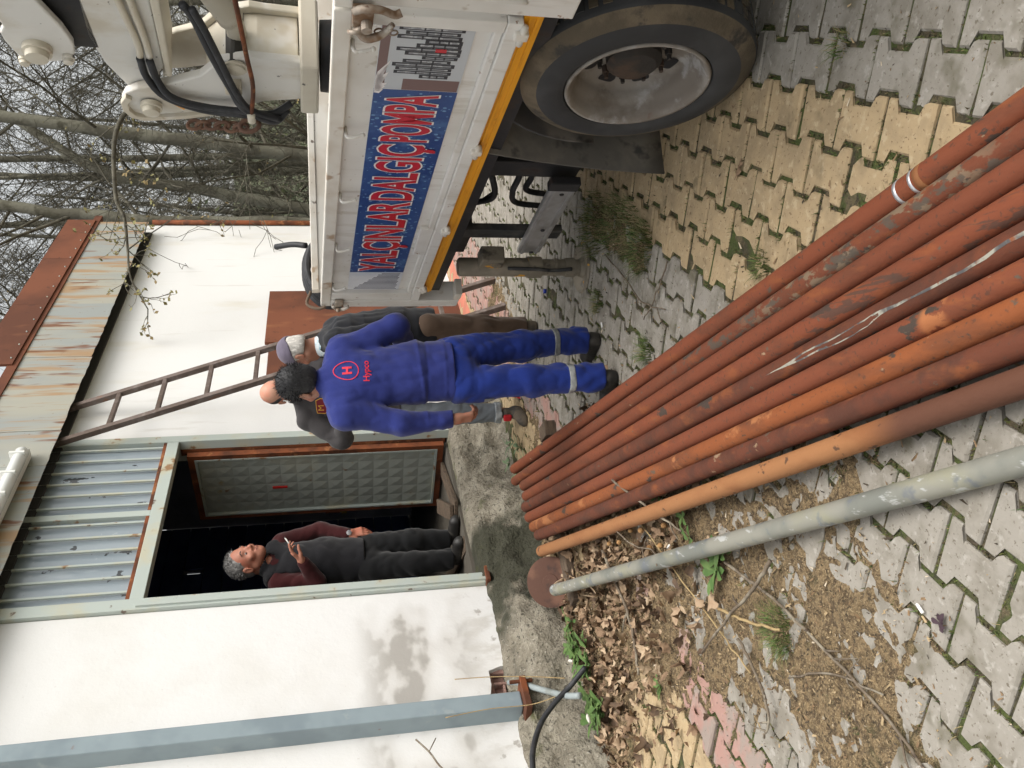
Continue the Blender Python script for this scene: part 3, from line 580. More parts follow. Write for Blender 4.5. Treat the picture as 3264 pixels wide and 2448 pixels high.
# steel ladder leaning on the wall
foot = Vector((.885, 7.28, .152)); top = Vector((-.084, 7.652, 3.623)) - Vector((0, 0, 0)); side = TF * -.50; 
lad = empty('ladder', Matrix.Translation(foot), 'rusty steel ladder leaning against the white wall behind the truck', 'ladder')
mt_lad = M('brown oxidised steel', (.155, .12, .105), .7, [((.11, .08, .065), 4, .4, .62), ((.20, .165, .15), 12, .5, .7), ((.19, .09, .05), 7, .62, .72, .7)], (50, .3, .003), metal=.2)
dv = top - foot
MB().bar((0, 0, 0), dv * 1.02, .05, .045, NF).obj('rail', mt_lad, lad, bevel=.004); MB().bar(side, side + dv * 1.015, .05, .045, NF).obj('rail', mt_lad, lad, bevel=.004)
for t in (.14, .247, .353, .459, .565, .672, .778, .882): MB().bar(dv * t, side + dv * t, .032, .04, NF).obj('rung', mt_lad, lad, bevel=.003)
# cable conduit and black cable at the plinth
mt_cable = M('black cable', (.022, .023, .026), .55, [((.05, .05, .055), 9, .5, .7)], (200, .3, .002))
mt_pvc = M('grey pvc', (.27, .31, .315), .5, [((.20, .22, .21), 6, .5, .7)])
c = curve_pts([bfr(3.40, .0, .57), bfr(3.33, .07, .53), bfr(3.15, .22, .455), bfr(2.95, .40, .385), bfr(2.86, .5, .34)], 6)
tag(MB().tube(c, .017, 12).obj('conduit', mt_pvc, None, True), 'grey plastic conduit coming out of the broken brick', 'conduit')
c = curve_pts([bfr(3.02, .52, .27), bfr(2.97, .44, .36), bfr(2.92, .40, .44), bfr(2.84, .36, .53), bfr(2.71, .35, .60), bfr(2.59, .35, .63), bfr(2.3, .35, .66)], 8)
tag(MB().tube(c, .0145, 10).obj('cable', mt_cable, None, True), 'thick black cable curving up along the concrete plinth', 'cable')
c = curve_pts([bfr(3.06, .40, .36), bfr(3.26, .20, .49), bfr(3.37, .10, .70), bfr(3.42, .05, .89)], 6)
tag(MB().tube(c, .0028, 5).obj('dead_stalk', mt_twigp, None, True), 'dead straw stalk standing against the broken brick corner', 'stalk')
c = curve_pts([bfr(2.98, .40, .35), bfr(3.06, .22, .51), bfr(3.09, .18, .75), bfr(3.08, .16, .99)], 6)
tag(MB().tube(c, .0026, 5).obj('dead_stalk', mt_twigp, None, True), 'dead straw stalk bent in front of the column base', 'stalk')
mb = MB().tube(curve_pts([bfr(2.6, .3, .95), bfr(2.72, .24, 1.05), bfr(2.85, .2, 1.10), bfr(2.95, .18, 1.16)], 5), .005, 6); mb.tube([bfr(2.86, .2, 1.10), bfr(2.93, .2, 1.06)], .003, 5)
tag(mb.obj('twig', mt_twig, None, True), 'bare twig in front of the stained wall left of the column', 'twig')
for a, w, lab in ((3.12, .022, 'white mineral lump on the plinth below the column'), (2.75, .026, 'pale stone at the plinth by the left edge')):
    rr = rnd_rot(.5); mb = MB().ball((0, 0, 0), (w, w * .5, w * .35), 8, 5); q = mb.obj('stone', M('white stone', (.6, .58, .52), .9, [((.42, .38, .3), 20, .5, .65)], (40, .6, .01)), None, True); q.matrix_world = Matrix.Translation(bfr(a, .46, .32)) @ rr.to_4x4(); tag(q, lab, 'stone')
# ================================================================== TRUCK   local: x along (away from camera), y outwards (visible side), z up
TM = frame(TW, TA, TN, TU)
trk = empty('truck', TM, 'white flatbed truck with pump advertising banner on its side board', 'truck')
mt_tw = M('white truck paint', (.72, .71, .68), .42, [((.58, .555, .51), 2.2, .42, .66, .8), ((.50, .46, .39), 6, .52, .70, .6, (2.5, 2.5, .4), 5), ((.36, .30, .23), 9, .63, .71, .7), ((.26, .13, .06), 26, .68, .72, .85)], (30, .08, .002), spec=.5)
mt_twd = M('worn white paint', (.70, .675, .62), .5, [((.56, .50, .42), 3, .42, .64, .8), ((.36, .24, .14), 7, .62, .71, .8), ((.09, .06, .045), 18, .67, .73, .9)], (35, .15, .003))
mt_black = M('black chassis', (.018, .018, .020), .6, [((.05, .046, .04), 3, .45, .7), ((.03, .02, .016), 12, .55, .7)], (25, .3, .004))
mt_blackd = M('dusty black steel', (.045, .045, .046), .7, [((.12, .11, .095), 4, .48, .7), ((.02, .02, .02), 9, .5, .7)], (30, .3, .004))
mt_yel = M('yellow reflective tape', (.80, .36, .012), .4, [((.60, .25, .01), 8, .5, .72, .7, (.6, 1, 1)), ((.28, .15, .03), 5, .66, .76, .6)], (150, .15, .001))
mt_alu = M('aluminium', (.42, .42, .42), .42, [((.30, .29, .27), 5, .42, .66), ((.52, .52, .52), 16, .55, .7, .6)], (60, .2, .002), metal=.55)
mt_tyre = M('tyre rubber', (.032, .033, .035), .8, [((.055, .056, .058), 3, .42, .66)], (50, .3, .003))
mt_mud = M('tyre with dried mud', (.095, .078, .054), .92, [((.15, .12, .082), 6, .45, .62, .9, (1, 1, 1), 6), ((.038, .036, .034), 7, .50, .60, .9, (1, 1, 1), 6)], (60, .6, .006))
mt_rim = M('wheel steel', (.27, .25, .225), .65, [((.165, .14, .115), 5, .42, .60, .9, (1, 1, 1), 6), ((.36, .35, .34), 9, .56, .68, .8, (1, 1, 1), 6), ((.13, .075, .05), 10, .66, .74, .7)], (40, .25, .003), metal=.05)
mt_hub = M('rusty hub', (.035, .031, .028), .8, [((.075, .050, .036), 8, .45, .66)], (40, .5, .005))
BO = .10                                         # outer face of the side boards
# bed structure
MB().bx(-1.3, 2.50, -2.02, BO - .03, .905, .955).obj('bed_floor', mt_blackd, trk)
MB().bx(-1.3, 2.45, -2.06, -2.02, .93, 1.46).obj('far_side_board', mt_tw, trk, bevel=.004)
MB().bx(2.45, 2.50, -2.06, .03, .93, 1.475).obj('tail_board', mt_twd, trk, bevel=.004)
MB().bx(2.444, 2.506, -2.06, .03, 1.475, 1.515).obj('tail_board_rail', mt_twd, trk, bevel=.004)
# side board with frame
sb = MB().bx(-.24, 2.44, BO - .045, BO - .030, .93, 1.43).obj('side_board', mt_tw, trk)
MB().bx(-.245, 2.54, BO - .055, BO, 1.412, 1.467).obj('top_rail', mt_twd, sb, bevel=.005)
MB().bx(-.24, 2.44, BO - .04, BO, .905, .955).obj('bottom_rail', mt_tw, sb, bevel=.004)
MB().bx(-.24, 2.44, BO - .0299, BO - .012, .9551, .985).obj('inner_lip', mt_tw, sb, bevel=.006)
MB().bx(-.24, -.185, BO - .04, BO - .002, .956, 1.411).obj('end_frame', mt_tw, sb, bevel=.004)
MB().bx(2.31, 2.43, BO - .04, BO - .003, .956, 1.411).obj('end_frame', mt_tw, sb, bevel=.004)
MB().bx(1.38, 1.72, BO - .0295, BO - .010, .956, 1.02).obj('repair_plate', mt_tw, sb, bevel=.004)
post = MB().bx(2.432, 2.54, BO - .12, BO + .004, .665, 1.411).obj('corner_post', mt_tw, trk, bevel=.006)
MB().bx(2.33, 2.431, BO - .10, BO - .002, .66, .70).obj('post_foot', mt_twd, post, bevel=.004)
for a in (-.065, .475, 1.04, 1.62, 2.21):
    MB().tube(curve_pts([(a, BO - .03, 1.405), (a, BO + .008, 1.40), (a - .004, BO + .012, 1.375), (a - .008, BO + .004, 1.345)], 4), [.0065] * 13, 8).ball((a - .008, BO + .004, 1.343), .009, 8, 5).obj('rope_hook', mt_tw, sb, True)
for a in (-.19, .565, 1.365, 2.23):
    h = MB().tube([(a - .045, BO + .004, .902), (a + .045, BO + .004, .902)], .011, 10).obj('hinge', mt_twd, sb, True); MB().box((a, BO + .002, .905), (.035, .028, .045)).obj('hinge_knuckle', mt_twd, h, bevel=.006)
# lower edge with the reflective strip
st = MB().bx(-.27, 2.33, BO - .06, BO - .022, .845, .904).obj('reflective_strip', mt_yel, trk)
for z in (.862, .886): MB().bx(-.27, 2.33, BO - .0219, BO - .0175, z - .004, z + .004).obj('strip_rib', mt_yel, st)
MB().bx(-.9, 2.43, BO - .10, BO - .062, .78, .9045).obj('sill_beam', mt_black, trk)
# forward board with big latch
fb = MB().bx(-1.5, -.262, BO - .05, BO - .012, .76, 1.452).obj('forward_board', mt_tw, trk, bevel=.006)
MB().bx(-1.5, -.258, BO - .055, BO, 1.4125, 1.466).obj('forward_rail', mt_twd, fb, bevel=.005)
MB().tube(curve_pts([(-.40, BO - .005, 1.20), (-.36, BO + .006, 1.19), (-.35, BO + .006, .95), (-.34, BO - .004, .93)], 4), .008, 6).obj('pressed_rib', mt_tw, fb, True)
mt_latch = M('worn latch steel', (.34, .29, .24), .6, [((.20, .12, .07), 9, .45, .6), ((.55, .52, .47), 8, .55, .68, .8), ((.13, .07, .045), 20, .6, .7)], (50, .4, .004), metal=.3)
la = MB().box((-.245, BO + .012, 1.385), (.08, .03, .06)).obj('latch', mt_latch, trk, bevel=.006)
MB().lathe([(-.02, .016), (.02, .016)], (-.235, BO + .035, 1.375), (0, 1, 0), 12).obj('latch_pin', mt_latch, la)
MB().tube(curve_pts([(-.215, BO + .03, 1.40), (-.19, BO + .045, 1.375), (-.20, BO + .045, 1.34), (-.215, BO + .035, 1.315), (-.24, BO + .03, 1.30)], 5), [.017, .016, .016, .015, .015, .014, .014, .014, .013, .013, .013, .012, .012, .011, .011, .011, .010, .010, .010, .009, .009], 8).obj('latch_lever', mt_latch, la, True)
MB().tube(curve_pts([(-.275, BO + .02, 1.41), (-.31, BO + .035, 1.385), (-.31, BO + .035, 1.34), (-.285, BO + .03, 1.30), (-.29, BO + .025, 1.28)], 5), .012, 8).obj('latch_lever', mt_latch, la, True)
MB().lathe([(-.006, .006), (-.006, .024), (.006, .024), (.006, .006)], (-.205, BO + .04, 1.405), (.6, .8, 0), 16).obj('latch_ring', mt_latch, la, True)
for k in range(3):
    c = Vector((-.178 + .002 * k, BO + .012, 1.335 - .022 * k)); n = 12; e1 = Vector((0, .2, 1)).normalized(); e2 = Vector((1, 0, 0)) if k % 2 else Vector((0, 1, 0))
    MB().tube([c + e1 * .013 * math.cos(6.283 * i / n) + e2 * .008 * math.sin(6.283 * i / n) for i in range(n)], .0028, 6, closed=True).obj('chain_link', mt_latch, la, True)
lf = MB().box((2.44, BO + .012, 1.365), (.07, .03, .05)).obj('latch', mt_latch, trk, bevel=.008)
MB().tube(curve_pts([(2.47, BO + .02, 1.40), (2.50, BO + .03, 1.375), (2.47, BO + .04, 1.345), (2.45, BO + .03, 1.31)], 5), .011, 8).obj('latch_lever', mt_latch, lf, True); MB().ball((2.47, BO + .045, 1.37), .014, 8, 6).obj('latch_knob', mt_latch, lf, True)
# ------------------------------------------------------------------ banner printed on the side board
PF = BO - .0285
mt_vinyl = M('vinyl white', (.70, .71, .72), .35, [((.62, .63, .645), 2, .45, .7)], rnd=False)
mt_blue = M('printed water blue', (.030, .075, .235), .32, [((.018, .048, .18), 5, .42, .66), ((.07, .15, .33), 9, .54, .68, .8), ((.30, .48, .72), 48, .66, .72, .75), ((.015, .04, .16), 40, .66, .72, .6)], rnd=False)
mt_red = M('printed red', (.52, .018, .028), .32, [((.45, .02, .03), 6, .4, .7)], rnd=False); mt_pw = M('printed white', (.78, .74, .74), .35)
ban = MB().bx(-.19, 2.31, PF, PF + .0012, 1.035, 1.322).obj('banner', mt_vinyl, sb)
MB().bx(.20, 2.02, PF + .0012, PF + .0022, 1.036, 1.321).obj('blue_print', mt_blue, ban)
mb = MB(); random.seed(11)
for k in range(9):
    z = 1.321; x = .20 - .012 * k + .04; mb.prism([(0, 0), (.03, -.005), (.02 + .01 * k, -.03 - .006 * (k % 3)), (-.004, -.018)], (x - .02, PF + .0034, z), (-1, 0, 0), (0, 0, 1), .0004)
mb.obj('splash_print', mt_pw, ban)
random.seed(12)
mb = MB()
for k in range(420):                                                  # printed water drops
    x = random.uniform(.21, 2.01); z = random.uniform(1.045, 1.315); r = random.uniform(.0018, .006); n = 7
    if 1.09 < z < 1.28 and random.random() < .4: continue
    mb.prism([(r * math.cos(6.283 * i / n), 1.4 * r * math.sin(6.283 * i / n)) for i in range(n)], (x, PF + .0022, z), (-1, 0, 0), (0, 0, 1), .0002)
mb.obj('water_drops', M('printed drop', (.16, .30, .50), .3), ban)['kind'] = 'stuff'
def banner_text(off, y0, th, mat, nm):
    words = ('YALÇINLAR', 'DALGIÇ', 'POMPA'); spans = ((1.985, 1.115), (1.085, .585), (.555, .225)); mb = MB()
    for w, (a0, a1) in zip(words, spans):
        v, f = text_shape(w, 0); bx0 = min(p[0] for p in v); bx1 = max(p[0] for p in v); cap = .729 if max(p[1] for p in v) > .6 else .7
        v2, f = text_shape(w, off * .1)
        ys = [p[1] for p in text_shape('N', 0)[0]]; y0_, y1_ = min(ys), max(ys)
        pts = [(a0 - (p[0] - bx0) / (bx1 - bx0) * (a0 - a1), y0, 1.102 + (p[1] - y0_) / (y1_ - y0_) * .166) for p in v2]
        mb.add(pts, f)
    o = mb.obj(nm, mat, ban); md = o.modifiers.new('solid', 'SOLIDIFY'); md.thickness = th; return o
banner_text(.52, PF + .0042, .0004, mt_pw, 'lettering_outline'); banner_text(.22, PF + .0052, .0004, mt_red, 'lettering')
# printed picture of pumps on the right, rods on the left
mt_pg = M('printed grey', (.50, .53, .56), .35, [((.36, .36, .42), 2, .45, .62)]); mt_pd = M('printed black', (.03, .03, .035), .35); mt_ps = M('printed steel', (.24, .25, .27), .3, [((.45, .47, .49), 40, .5, .6)]); mt_pb = M('printed brown', (.18, .11, .10), .35)
pic = MB().bx(-.188, .197, PF + .0012, PF + .0022, 1.036, 1.321).obj('pump_picture', mt_pg, ban)
mb = MB(); mb.cur = 3; mb.bx(-.188, .19, PF + .0022, PF + .0026, 1.290, 1.320); mb.bx(.13, .196, PF + .0022, PF + .0027, 1.04, 1.23)
random.seed(14)
for k in range(14):
    x = -.170 + .0215 * k; zt = random.uniform(1.17, 1.275) if k % 3 else random.uniform(1.23, 1.29); zb = 1.058 + random.uniform(0, .03); w = random.uniform(.0075, .0105)
    mb.cur = 0; mb.bx(x - w, x + w, PF + .0026, PF + .0031 + .00005 * k, zb, zt)
    mb.cur = 1; mb.bx(x - w * .62, x + w * .30, PF + .0031, PF + .0041, zb + .012, zt - .012)
    mb.cur = 0; 
    for z in (zb + (zt - zb) * .35, zb + (zt - zb) * .6): mb.bx(x - w, x + w, PF + .0031, PF + .0043, z, z + .006)
    if k == 6:
        mb.cur = 2; mb.bx(x - w, x + w, PF + .0031, PF + .0044, 1.11, 1.145)
mb.obj('printed_pumps', [mt_pd, mt_ps, mt_red, mt_pb], pic)
lp = MB().bx(2.022, 2.308, PF + .0012, PF + .0022, 1.036, 1.321).obj('rod_picture', M('printed pale blue', (.56, .60, .66), .35, [((.68, .70, .74), 4, .4, .6)]), ban)
mb = MB()
for k in range(13): mb.bx(2.04 + .0205 * k, 2.048 + .0205 * k, PF + .0022, PF + .0028, 1.05 + .004 * (k % 3), 1.15 + .0115 * k + .006 * (k % 2))
mb.obj('printed_rods', M('printed navy', (.05, .05, .09), .35), lp)
# ------------------------------------------------------------------ wheel
WC = Vector((.10, .075, .415)); wh = bpy.data.objects.new('wheel', None); wh.matrix_local = Matrix.Translation(WC); link(wh, trk)
ax = (0, 1, 0)
def tyre(name, y0, par):
    t = MB(); prof = [(-.02, .252), (.0, .262), (.008, .285), (.004, .33), (-.004, .355)]
    t.cur = 0; t.lathe([(y0 + a, r) for a, r in prof], (0, 0, 0), ax, 72, True)
    t.cur = 1; t.lathe([(y0 + a, r) for a, r in [(-.004, .355), (-.010, .372), (-.022, .392), (-.036, .408)]], (0, 0, 0), ax, 72, True)
    t.cur = 0; t.lathe([(y0 + a, r) for a, r in [(-.036, .408), (-.046, .414), (-.20, .414), (-.22, .40), (-.235, .35), (-.23, .26)]], (0, 0, 0), ax, 72, True)
    for k in range(56):
        a = 2 * math.pi * k / 56; c, s = math.cos(a), math.sin(a); ro = Matrix.Rotation(-a, 3, 'Y'); t.cur = 1 if k % 3 else 0
        for q in range(3): t.box(Vector((c * .414, y0 - .085 - .05 * q, s * .414)), (.008, .042, .030), ro)
    return t.obj(name, [mt_tyre, mt_mud], par, False, autosmooth=R(35))
tyre('tyre', 0, wh); tyre('inner_tyre', -.30, wh)
rim = MB().lathe([(-.03, .246), (-.004, .256), (.004, .252), (.002, .243), (-.018, .234), (-.035, .226), (-.060, .222), (-.068, .212), (-.105, .206), (-.120, .198), (-.132, .180), (-.138, .12), (-.140, .02)], (0, 0, 0), ax, 64, True).obj('rim', mt_rim, wh, True)
for k in range(8):
    a = 2 * math.pi * (k + .35) / 8; MB().lathe([(-.15, .001), (-.1305, .030), (-.1298, .033), (-.129, .029)], (.165 * math.cos(a), 0, .165 * math.sin(a)), ax, 16).obj('hand_hole', mt_black, rim)
hub = MB().lathe([(-.142, .10), (-.095, .098), (-.085, .088), (-.075, .075), (-.070, .03), (-.069, .001)], (0, 0, 0), ax, 28, True).obj('hub', mt_hub, wh, False, autosmooth=R(30))
for k in range(10):
    a = 2 * math.pi * k / 10; MB().lathe([(-.138, .014), (-.110, .013), (-.108, .009), (-.090, .008)], (.122 * math.cos(a), 0, .122 * math.sin(a)), ax, 6).obj('wheel_nut', mt_hub, hub)
# ------------------------------------------------------------------ chassis, mudguard, guards, jack
MB().bx(-1.5, 2.40, -.62, -.52, .55, .80).bx(-1.5, 2.40, -1.52, -1.42, .55, .80).obj('chassis_rail', mt_black, trk)
MB().tube([(.10, -.1, .415), (.10, -1.9, .415)], .075, 16).obj('axle', mt_black, trk, True)
for a in (-1.0, -.3, .6, 1.2, 1.9, 2.35): MB().bx(a - .03, a + .03, -2.0, BO - .09, .80, .9).obj('cross_member', mt_black, trk)
MB().bx(1.25, 1.9, -1.35, -.75, .30, .62).obj('tank', mt_black, trk, bevel=.03); MB().bx(2.10, 2.42, -1.95, -.2, .62, .84).obj('rear_crossbeam', mt_black, trk)
o = tyre('far_tyre', 0, trk); o.matrix_local = Matrix.Translation((.10, -1.75, .415))
mg = MB(); n = 16
for i in range(n + 1):
    a = R(-2 + 150 * i / n); r = .50; b = len(mg.v); x, z = .10 + r * math.cos(a), .43 + r * math.sin(a)
    mg.v += [(x, .03, z), (x, -.62, z)]
    if i: mg.f.append((b - 2, b, b + 1, b - 1)); mg.m.append(0)
o = mg.obj('mudguard', mt_blackd, trk, True); o.modifiers.new('s', 'SOLIDIFY').thickness = .012
MB().bx(-.62, -.36, -.4, .02, .30, .80).obj('forward_flap', mt_blackd, trk, bevel=.01)
fl = MB(); n = 8
for i in range(n + 1):
    t = i / n; z = .86 - .83 * t; x = .655 + .13 * t + .03 * math.sin(t * 3); b = len(fl.v); fl.v += [(x, .06, z), (x, -.56, z)]
    if i: fl.f.append((b - 2, b, b + 1, b - 1)); fl.m.append(0)
mt_flap = M('rubber flap with dust', (.10, .095, .085), .85, [((.17, .155, .13), 4, .45, .66), ((.055, .053, .05), 8, .52, .68)], (30, .3, .004))
o = fl.obj('mud_flap', mt_flap, trk, True); o.modifiers.new('s', 'SOLIDIFY').thickness = .009
MB().bar((.83, -.06, .86), (.87, -.06, .30), .07, .035, (0, 1, 0)).obj('flap_bracket', mt_blackd, trk, bevel=.006)
MB().bx(.96, 1.10, -.10, -.06, .33, .80).obj('guard_post', mt_black, trk, bevel=.004); MB().bx(1.76, 1.87, -.11, -.07, .20, .80).obj('guard_post', mt_blackd, trk, bevel=.004)
gb = MB().bar((1.06, .0, .40), (1.92, -.02, .355), .03, .125).obj('side_guard', mt_alu, trk, bevel=.006)
MB().bar((1.06, .0175, .44), (1.92, -.0025, .395), .006, .012).bar((1.06, .0175, .36), (1.92, -.0025, .315), .006, .012).obj('guard_rib', mt_alu, gb); MB().bx(1.0, 1.075, -.02, .022, .335, .475).obj('guard_end', mt_black, gb, bevel=.005)
for a in (1.12, 1.55, 1.86): MB().lathe([(0, .012), (.006, .010), (.007, .001)], (a, .012, .395 - .05 * (a - 1.1)), ax, 10).obj('bolt', mt_black, gb)
mt_jack = M('oily jack steel', (.19, .165, .125), .65, [((.28, .24, .18), 5, .45, .66), ((.05, .044, .037), 9, .55, .7), ((.62, .30, .02), 8.5, .64, .65, .9)], (40, .3, .003))
jk = bpy.data.objects.new('stabiliser_jack', None); jk.matrix_local = Matrix.Translation((2.05, .03, .0)); link(jk, trk)
MB().lathe([(.30, .053), (.72, .053), (.73, .045), (.73, .001)], (0, 0, 0), (0, 0, 1), 24, True).obj('jack_cylinder', mt_jack, jk, False, autosmooth=R(40))
MB().lathe([(.255, .03), (.255, .06), (.335, .062), (.335, .053)], (0, 0, 0), (0, 0, 1), 24, True).obj('jack_collar', mt_jack, jk, False, autosmooth=R(40))
MB().lathe([(.02, .047), (.255, .047)], (0, 0, 0), (0, 0, 1), 24).lathe([(.06, .0), (.06, .056), (.115, .054), (.115, .047)], (0, 0, 0), (0, 0, 1), 24).lathe([(.165, .047), (.165, .054), (.18, .054), (.18, .047)], (0, 0, 0), (0, 0, 1), 24, True).obj('jack_leg', mt_jack, jk, False, autosmooth=R(40))
MB().lathe([(-.012, .12), (.0, .145), (.012, .148), (.022, .140), (.012, .125), (.008, .06), (.03, .05)], (0, 0, 0), (0, 0, 1), 32, True).obj('jack_foot', mt_jack, jk, False, autosmooth=R(40))
MB().box((-.10, -.02, .56), (.12, .09, .13)).obj('jack_bracket', mt_jack, jk, bevel=.01); MB().tube(curve_pts([(-.062, .03, .46), (-.066, .035, .30), (-.06, .04, .2), (-.058, .03, .09)], 5), .011, 8).obj('jack_hose', mt_blackd, jk, True)
for k, c in enumerate(([(1.2, -.2, .74), (1.35, -.16, .66), (1.55, -.16, .62), (1.72, -.2, .70), (1.85, -.2, .84)], [(1.15, -.25, .66), (1.35, -.22, .52), (1.6, -.22, .50), (1.78, -.24, .44), (1.82, -.24, .28)], [(1.3, -.3, .60), (1.5, -.28, .42), (1.7, -.28, .40), (1.80, -.3, .26)], [(1.9, -.2, .8), (1.75, -.22, .66), (1.62, -.22, .60)])):
    MB().tube(curve_pts(c, 7), .016 if k < 3 else .007, 10).obj('hydraulic_hose', mt_cable, trk, True)
# ------------------------------------------------------------------ loader crane on the bed
cr = empty('loader_crane', TM @ Matrix.Translation((1.55, -.9, .955)), 'cream white hydraulic loader crane mounted on the truck bed', 'crane')
mt_cr = M('cream crane paint', (.60, .555, .455), .5, [((.55, .49, .39), 2.6, .42, .64, .8), ((.72, .70, .66), 4, .55, .7, .7), ((.30, .17, .09), 7, .65, .73, .8), ((.05, .045, .04), 17, .68, .73, .9)], (25, .12, .003))
mt_crw = M('white crane paint', (.69, .675, .635), .45, [((.55, .495, .40), 3, .44, .62, .85, (1, 1, .6), 6), ((.30, .16, .08), 9, .68, .74, .8), ((.05, .045, .04), 16, .69, .74, .9)], (25, .12, .003))
def cl(pts): return [(x - 1.55, z - .955) for x, z in pts]
def cplate(name, outline, o0, th, mat, par=None, bevel=.008):
    return MB().prism(cl(outline), (0, o0 + .9, 0), (1, 0, 0), (0, 0, 1), th).obj(name, mat, par or cr, bevel=bevel)      # prism thickens towards -y
col1 = [(1.737, 2.396), (1.80, 2.425), (1.87, 2.425), (1.93, 2.40), (1.961, 2.343), (1.918, 2.13), (1.842, 1.907), (1.749, 1.731), (1.72, 1.583), (1.699, 1.524), (1.387, 1.524), (1.374, 1.714), (1.362, 1.784), (1.416, 1.929), (1.546, 2.027), (1.631, 2.181), (1.688, 2.333)]
c1o = cplate('column', [(x, z) for x, z in col1], -.75, .045, mt_crw); cplate('column_plate', col1, -1.02, .04, mt_cr, c1o)
cplate('column_box', [(1.690, 1.90), (1.66, 1.56), (1.42, 1.56), (1.405, 1.75), (1.43, 1.90), (1.56, 2.0)], -.795, .225, mt_cr, c1o)
cplate('edge_rim', [(1.737, 2.396), (1.80, 2.43), (1.87, 2.432), (1.94, 2.405), (1.968, 2.343), (1.925, 2.13), (1.85, 1.907), (1.825, 1.907), (1.895, 2.13), (1.935, 2.335), (1.915, 2.38), (1.865, 2.40), (1.81, 2.397), (1.76, 2.37)], -.728, .03, mt_cr, c1o, .005)
MB().bx(-.22, .20, -.17, .21, .51, .60).obj('column_base', mt_cr, cr, bevel=.012)
MB().lathe([(0, .24), (.12, .24), (.15, .20), (.50, .17)], (0, 0, 0), (0, 0, 1), 28).obj('slew_pedestal', mt_black, cr, False, autosmooth=R(40))
boom = [(.70, 2.49), (1.067, 2.465), (1.338, 2.485), (1.562, 2.452), (1.745, 2.39), (1.80, 2.32), (1.77, 2.25), (1.621, 2.222), (1.563, 2.192), (.981, 2.174), (.62, 2.17)]
bo = cplate('boom', boom, -.80, .22, mt_crw); cplate('boom_flange', [(.62, 2.165), (.981, 2.168), (1.563, 2.186), (1.60, 2.205), (1.60, 2.16), (.981, 2.128), (.62, 2.12)], -.77, .28, mt_cr, bo)
piv = [(1.223, 2.789), (1.27, 2.815), (1.327, 2.815), (1.467, 2.785), (1.49, 2.74), (1.463, 2.615), (1.406, 2.549), (1.32, 2.535), (1.207, 2.552), (1.05, 2.60), (.80, 2.66), (.80, 2.80)]
po = cplate('knuckle_plate', piv, -.74, .035, mt_crw); cplate('knuckle_plate', piv, -1.03, .035, mt_cr)
cplate('second_arm', [(1.36, 2.76), (1.42, 2.70), (1.38, 2.62), (1.2, 2.62), (.6, 2.74), (.6, 2.98), (1.1, 2.90)], -.785, .22, mt_crw)
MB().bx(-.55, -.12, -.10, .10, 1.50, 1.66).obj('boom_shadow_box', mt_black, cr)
for (x, z), r, L_ in (((1.816, 2.289), .042, .05), ((1.361, 2.692), .05, .06), ((1.434, 1.853), .045, .02), ((1.46, 2.77), .022, .03), ((1.421, 2.579), .022, .035)):
    p = MB().lathe([(0, r * 1.25), (L_ * .5, r * 1.25), (L_ * .55, r), (L_, r * .95), (L_ + .004, r * .2), (L_ + .004, .0005)], (x - 1.55, .9 - .742, z - .955), ax, 20, True).obj('pivot_pin', mt_cr, cr, False, autosmooth=R(35))
    MB().lathe([(-.30, r), (0, r)], (x - 1.55, .9 - .742, z - .955), ax, 16).obj('pin_shaft', mt_black, p)
def ctube(name, pts, o0, r, mat, n=10, par=None):
    return MB().tube(curve_pts([(x - 1.55, .9 + o0 + (q[0] if q else 0), z - .955) for x, z, *q in pts], 6), r, n).obj(name, mat, par or cr, True)
ctube('oil_pipe', [(.80, 2.31), (.996, 2.30), (1.327, 2.272), (1.45, 2.279)], -.775, .016, mt_cr); ctube('oil_pipe', [(.80, 2.255), (.99, 2.25), (1.30, 2.235), (1.448, 2.237)], -.775, .016, mt_cr)
ctube('oil_hose', [(1.44, 2.279), (1.585, 2.273, .01), (1.705, 2.206, .04), (1.762, 2.036, .07), (1.774, 1.84, .08), (1.811, 1.734, .06), (1.80, 1.62, .02)], -.765, .018, mt_cable)
ctube('oil_hose', [(1.44, 2.237), (1.594, 2.225, .01), (1.673, 2.172, .05), (1.732, 2.033, .06), (1.744, 1.838, .07), (1.79, 1.70, .05), (1.76, 1.60, .0)], -.755, .018, mt_cable)
ctube('oil_hose', [(.95, 2.03), (1.044, 1.996), (1.292, 1.944, .02), (1.546, 1.883, .03), (1.683, 1.834, .05), (1.823, 1.695, .04), (1.80, 1.62, -.02)], -.72, .019, mt_cable)
ctube('oil_hose', [(.95, 1.99), (1.1, 1.955), (1.32, 1.91, .01), (1.56, 1.86, .02), (1.70, 1.80, .03), (1.80, 1.66, .02)], -.70, .017, mt_cable)
MB().bx(.0, .07, .14, .20, .88, .96).obj('hose_clamp', mt_cr, cr, bevel=.006)
cy = ctube('hydraulic_cylinder', [(.85, 2.03), (.98, 1.982), (1.06, 1.945), (1.281, 1.862)], -.90, .062, mt_cr, 20); ctube('cylinder_eye', [(1.281, 1.862), (1.36, 1.845), (1.42, 1.845)], -.90, .045, mt_cr, 16, cy); MB().lathe([(0, .075), (.06, .075)], (-.70, 0, 1.075), (.92, 0, -.38), 20).obj('cylinder_collar', mt_black, cy)
ctube('steel_cable', [(.70, 1.815), (.937, 1.802), (1.214, 1.789), (1.466, 1.776), (1.74, 1.80)], -.66, .011, mt_rustf, 8); ctube('cable_socket', [(1.71, 1.80), (1.79, 1.80)], -.66, .021, mt_cr, 12)
mt_chain = M('rusty chain', (.13, .07, .048), .8, [((.20, .11, .07), 12, .45, .65)], (60, .6, .004))
chp = [(1.84, 1.815), (1.88, 1.86), (1.90, 1.905), (1.905, 1.955), (1.92, 2.005), (1.945, 2.055), (1.965, 2.10)]
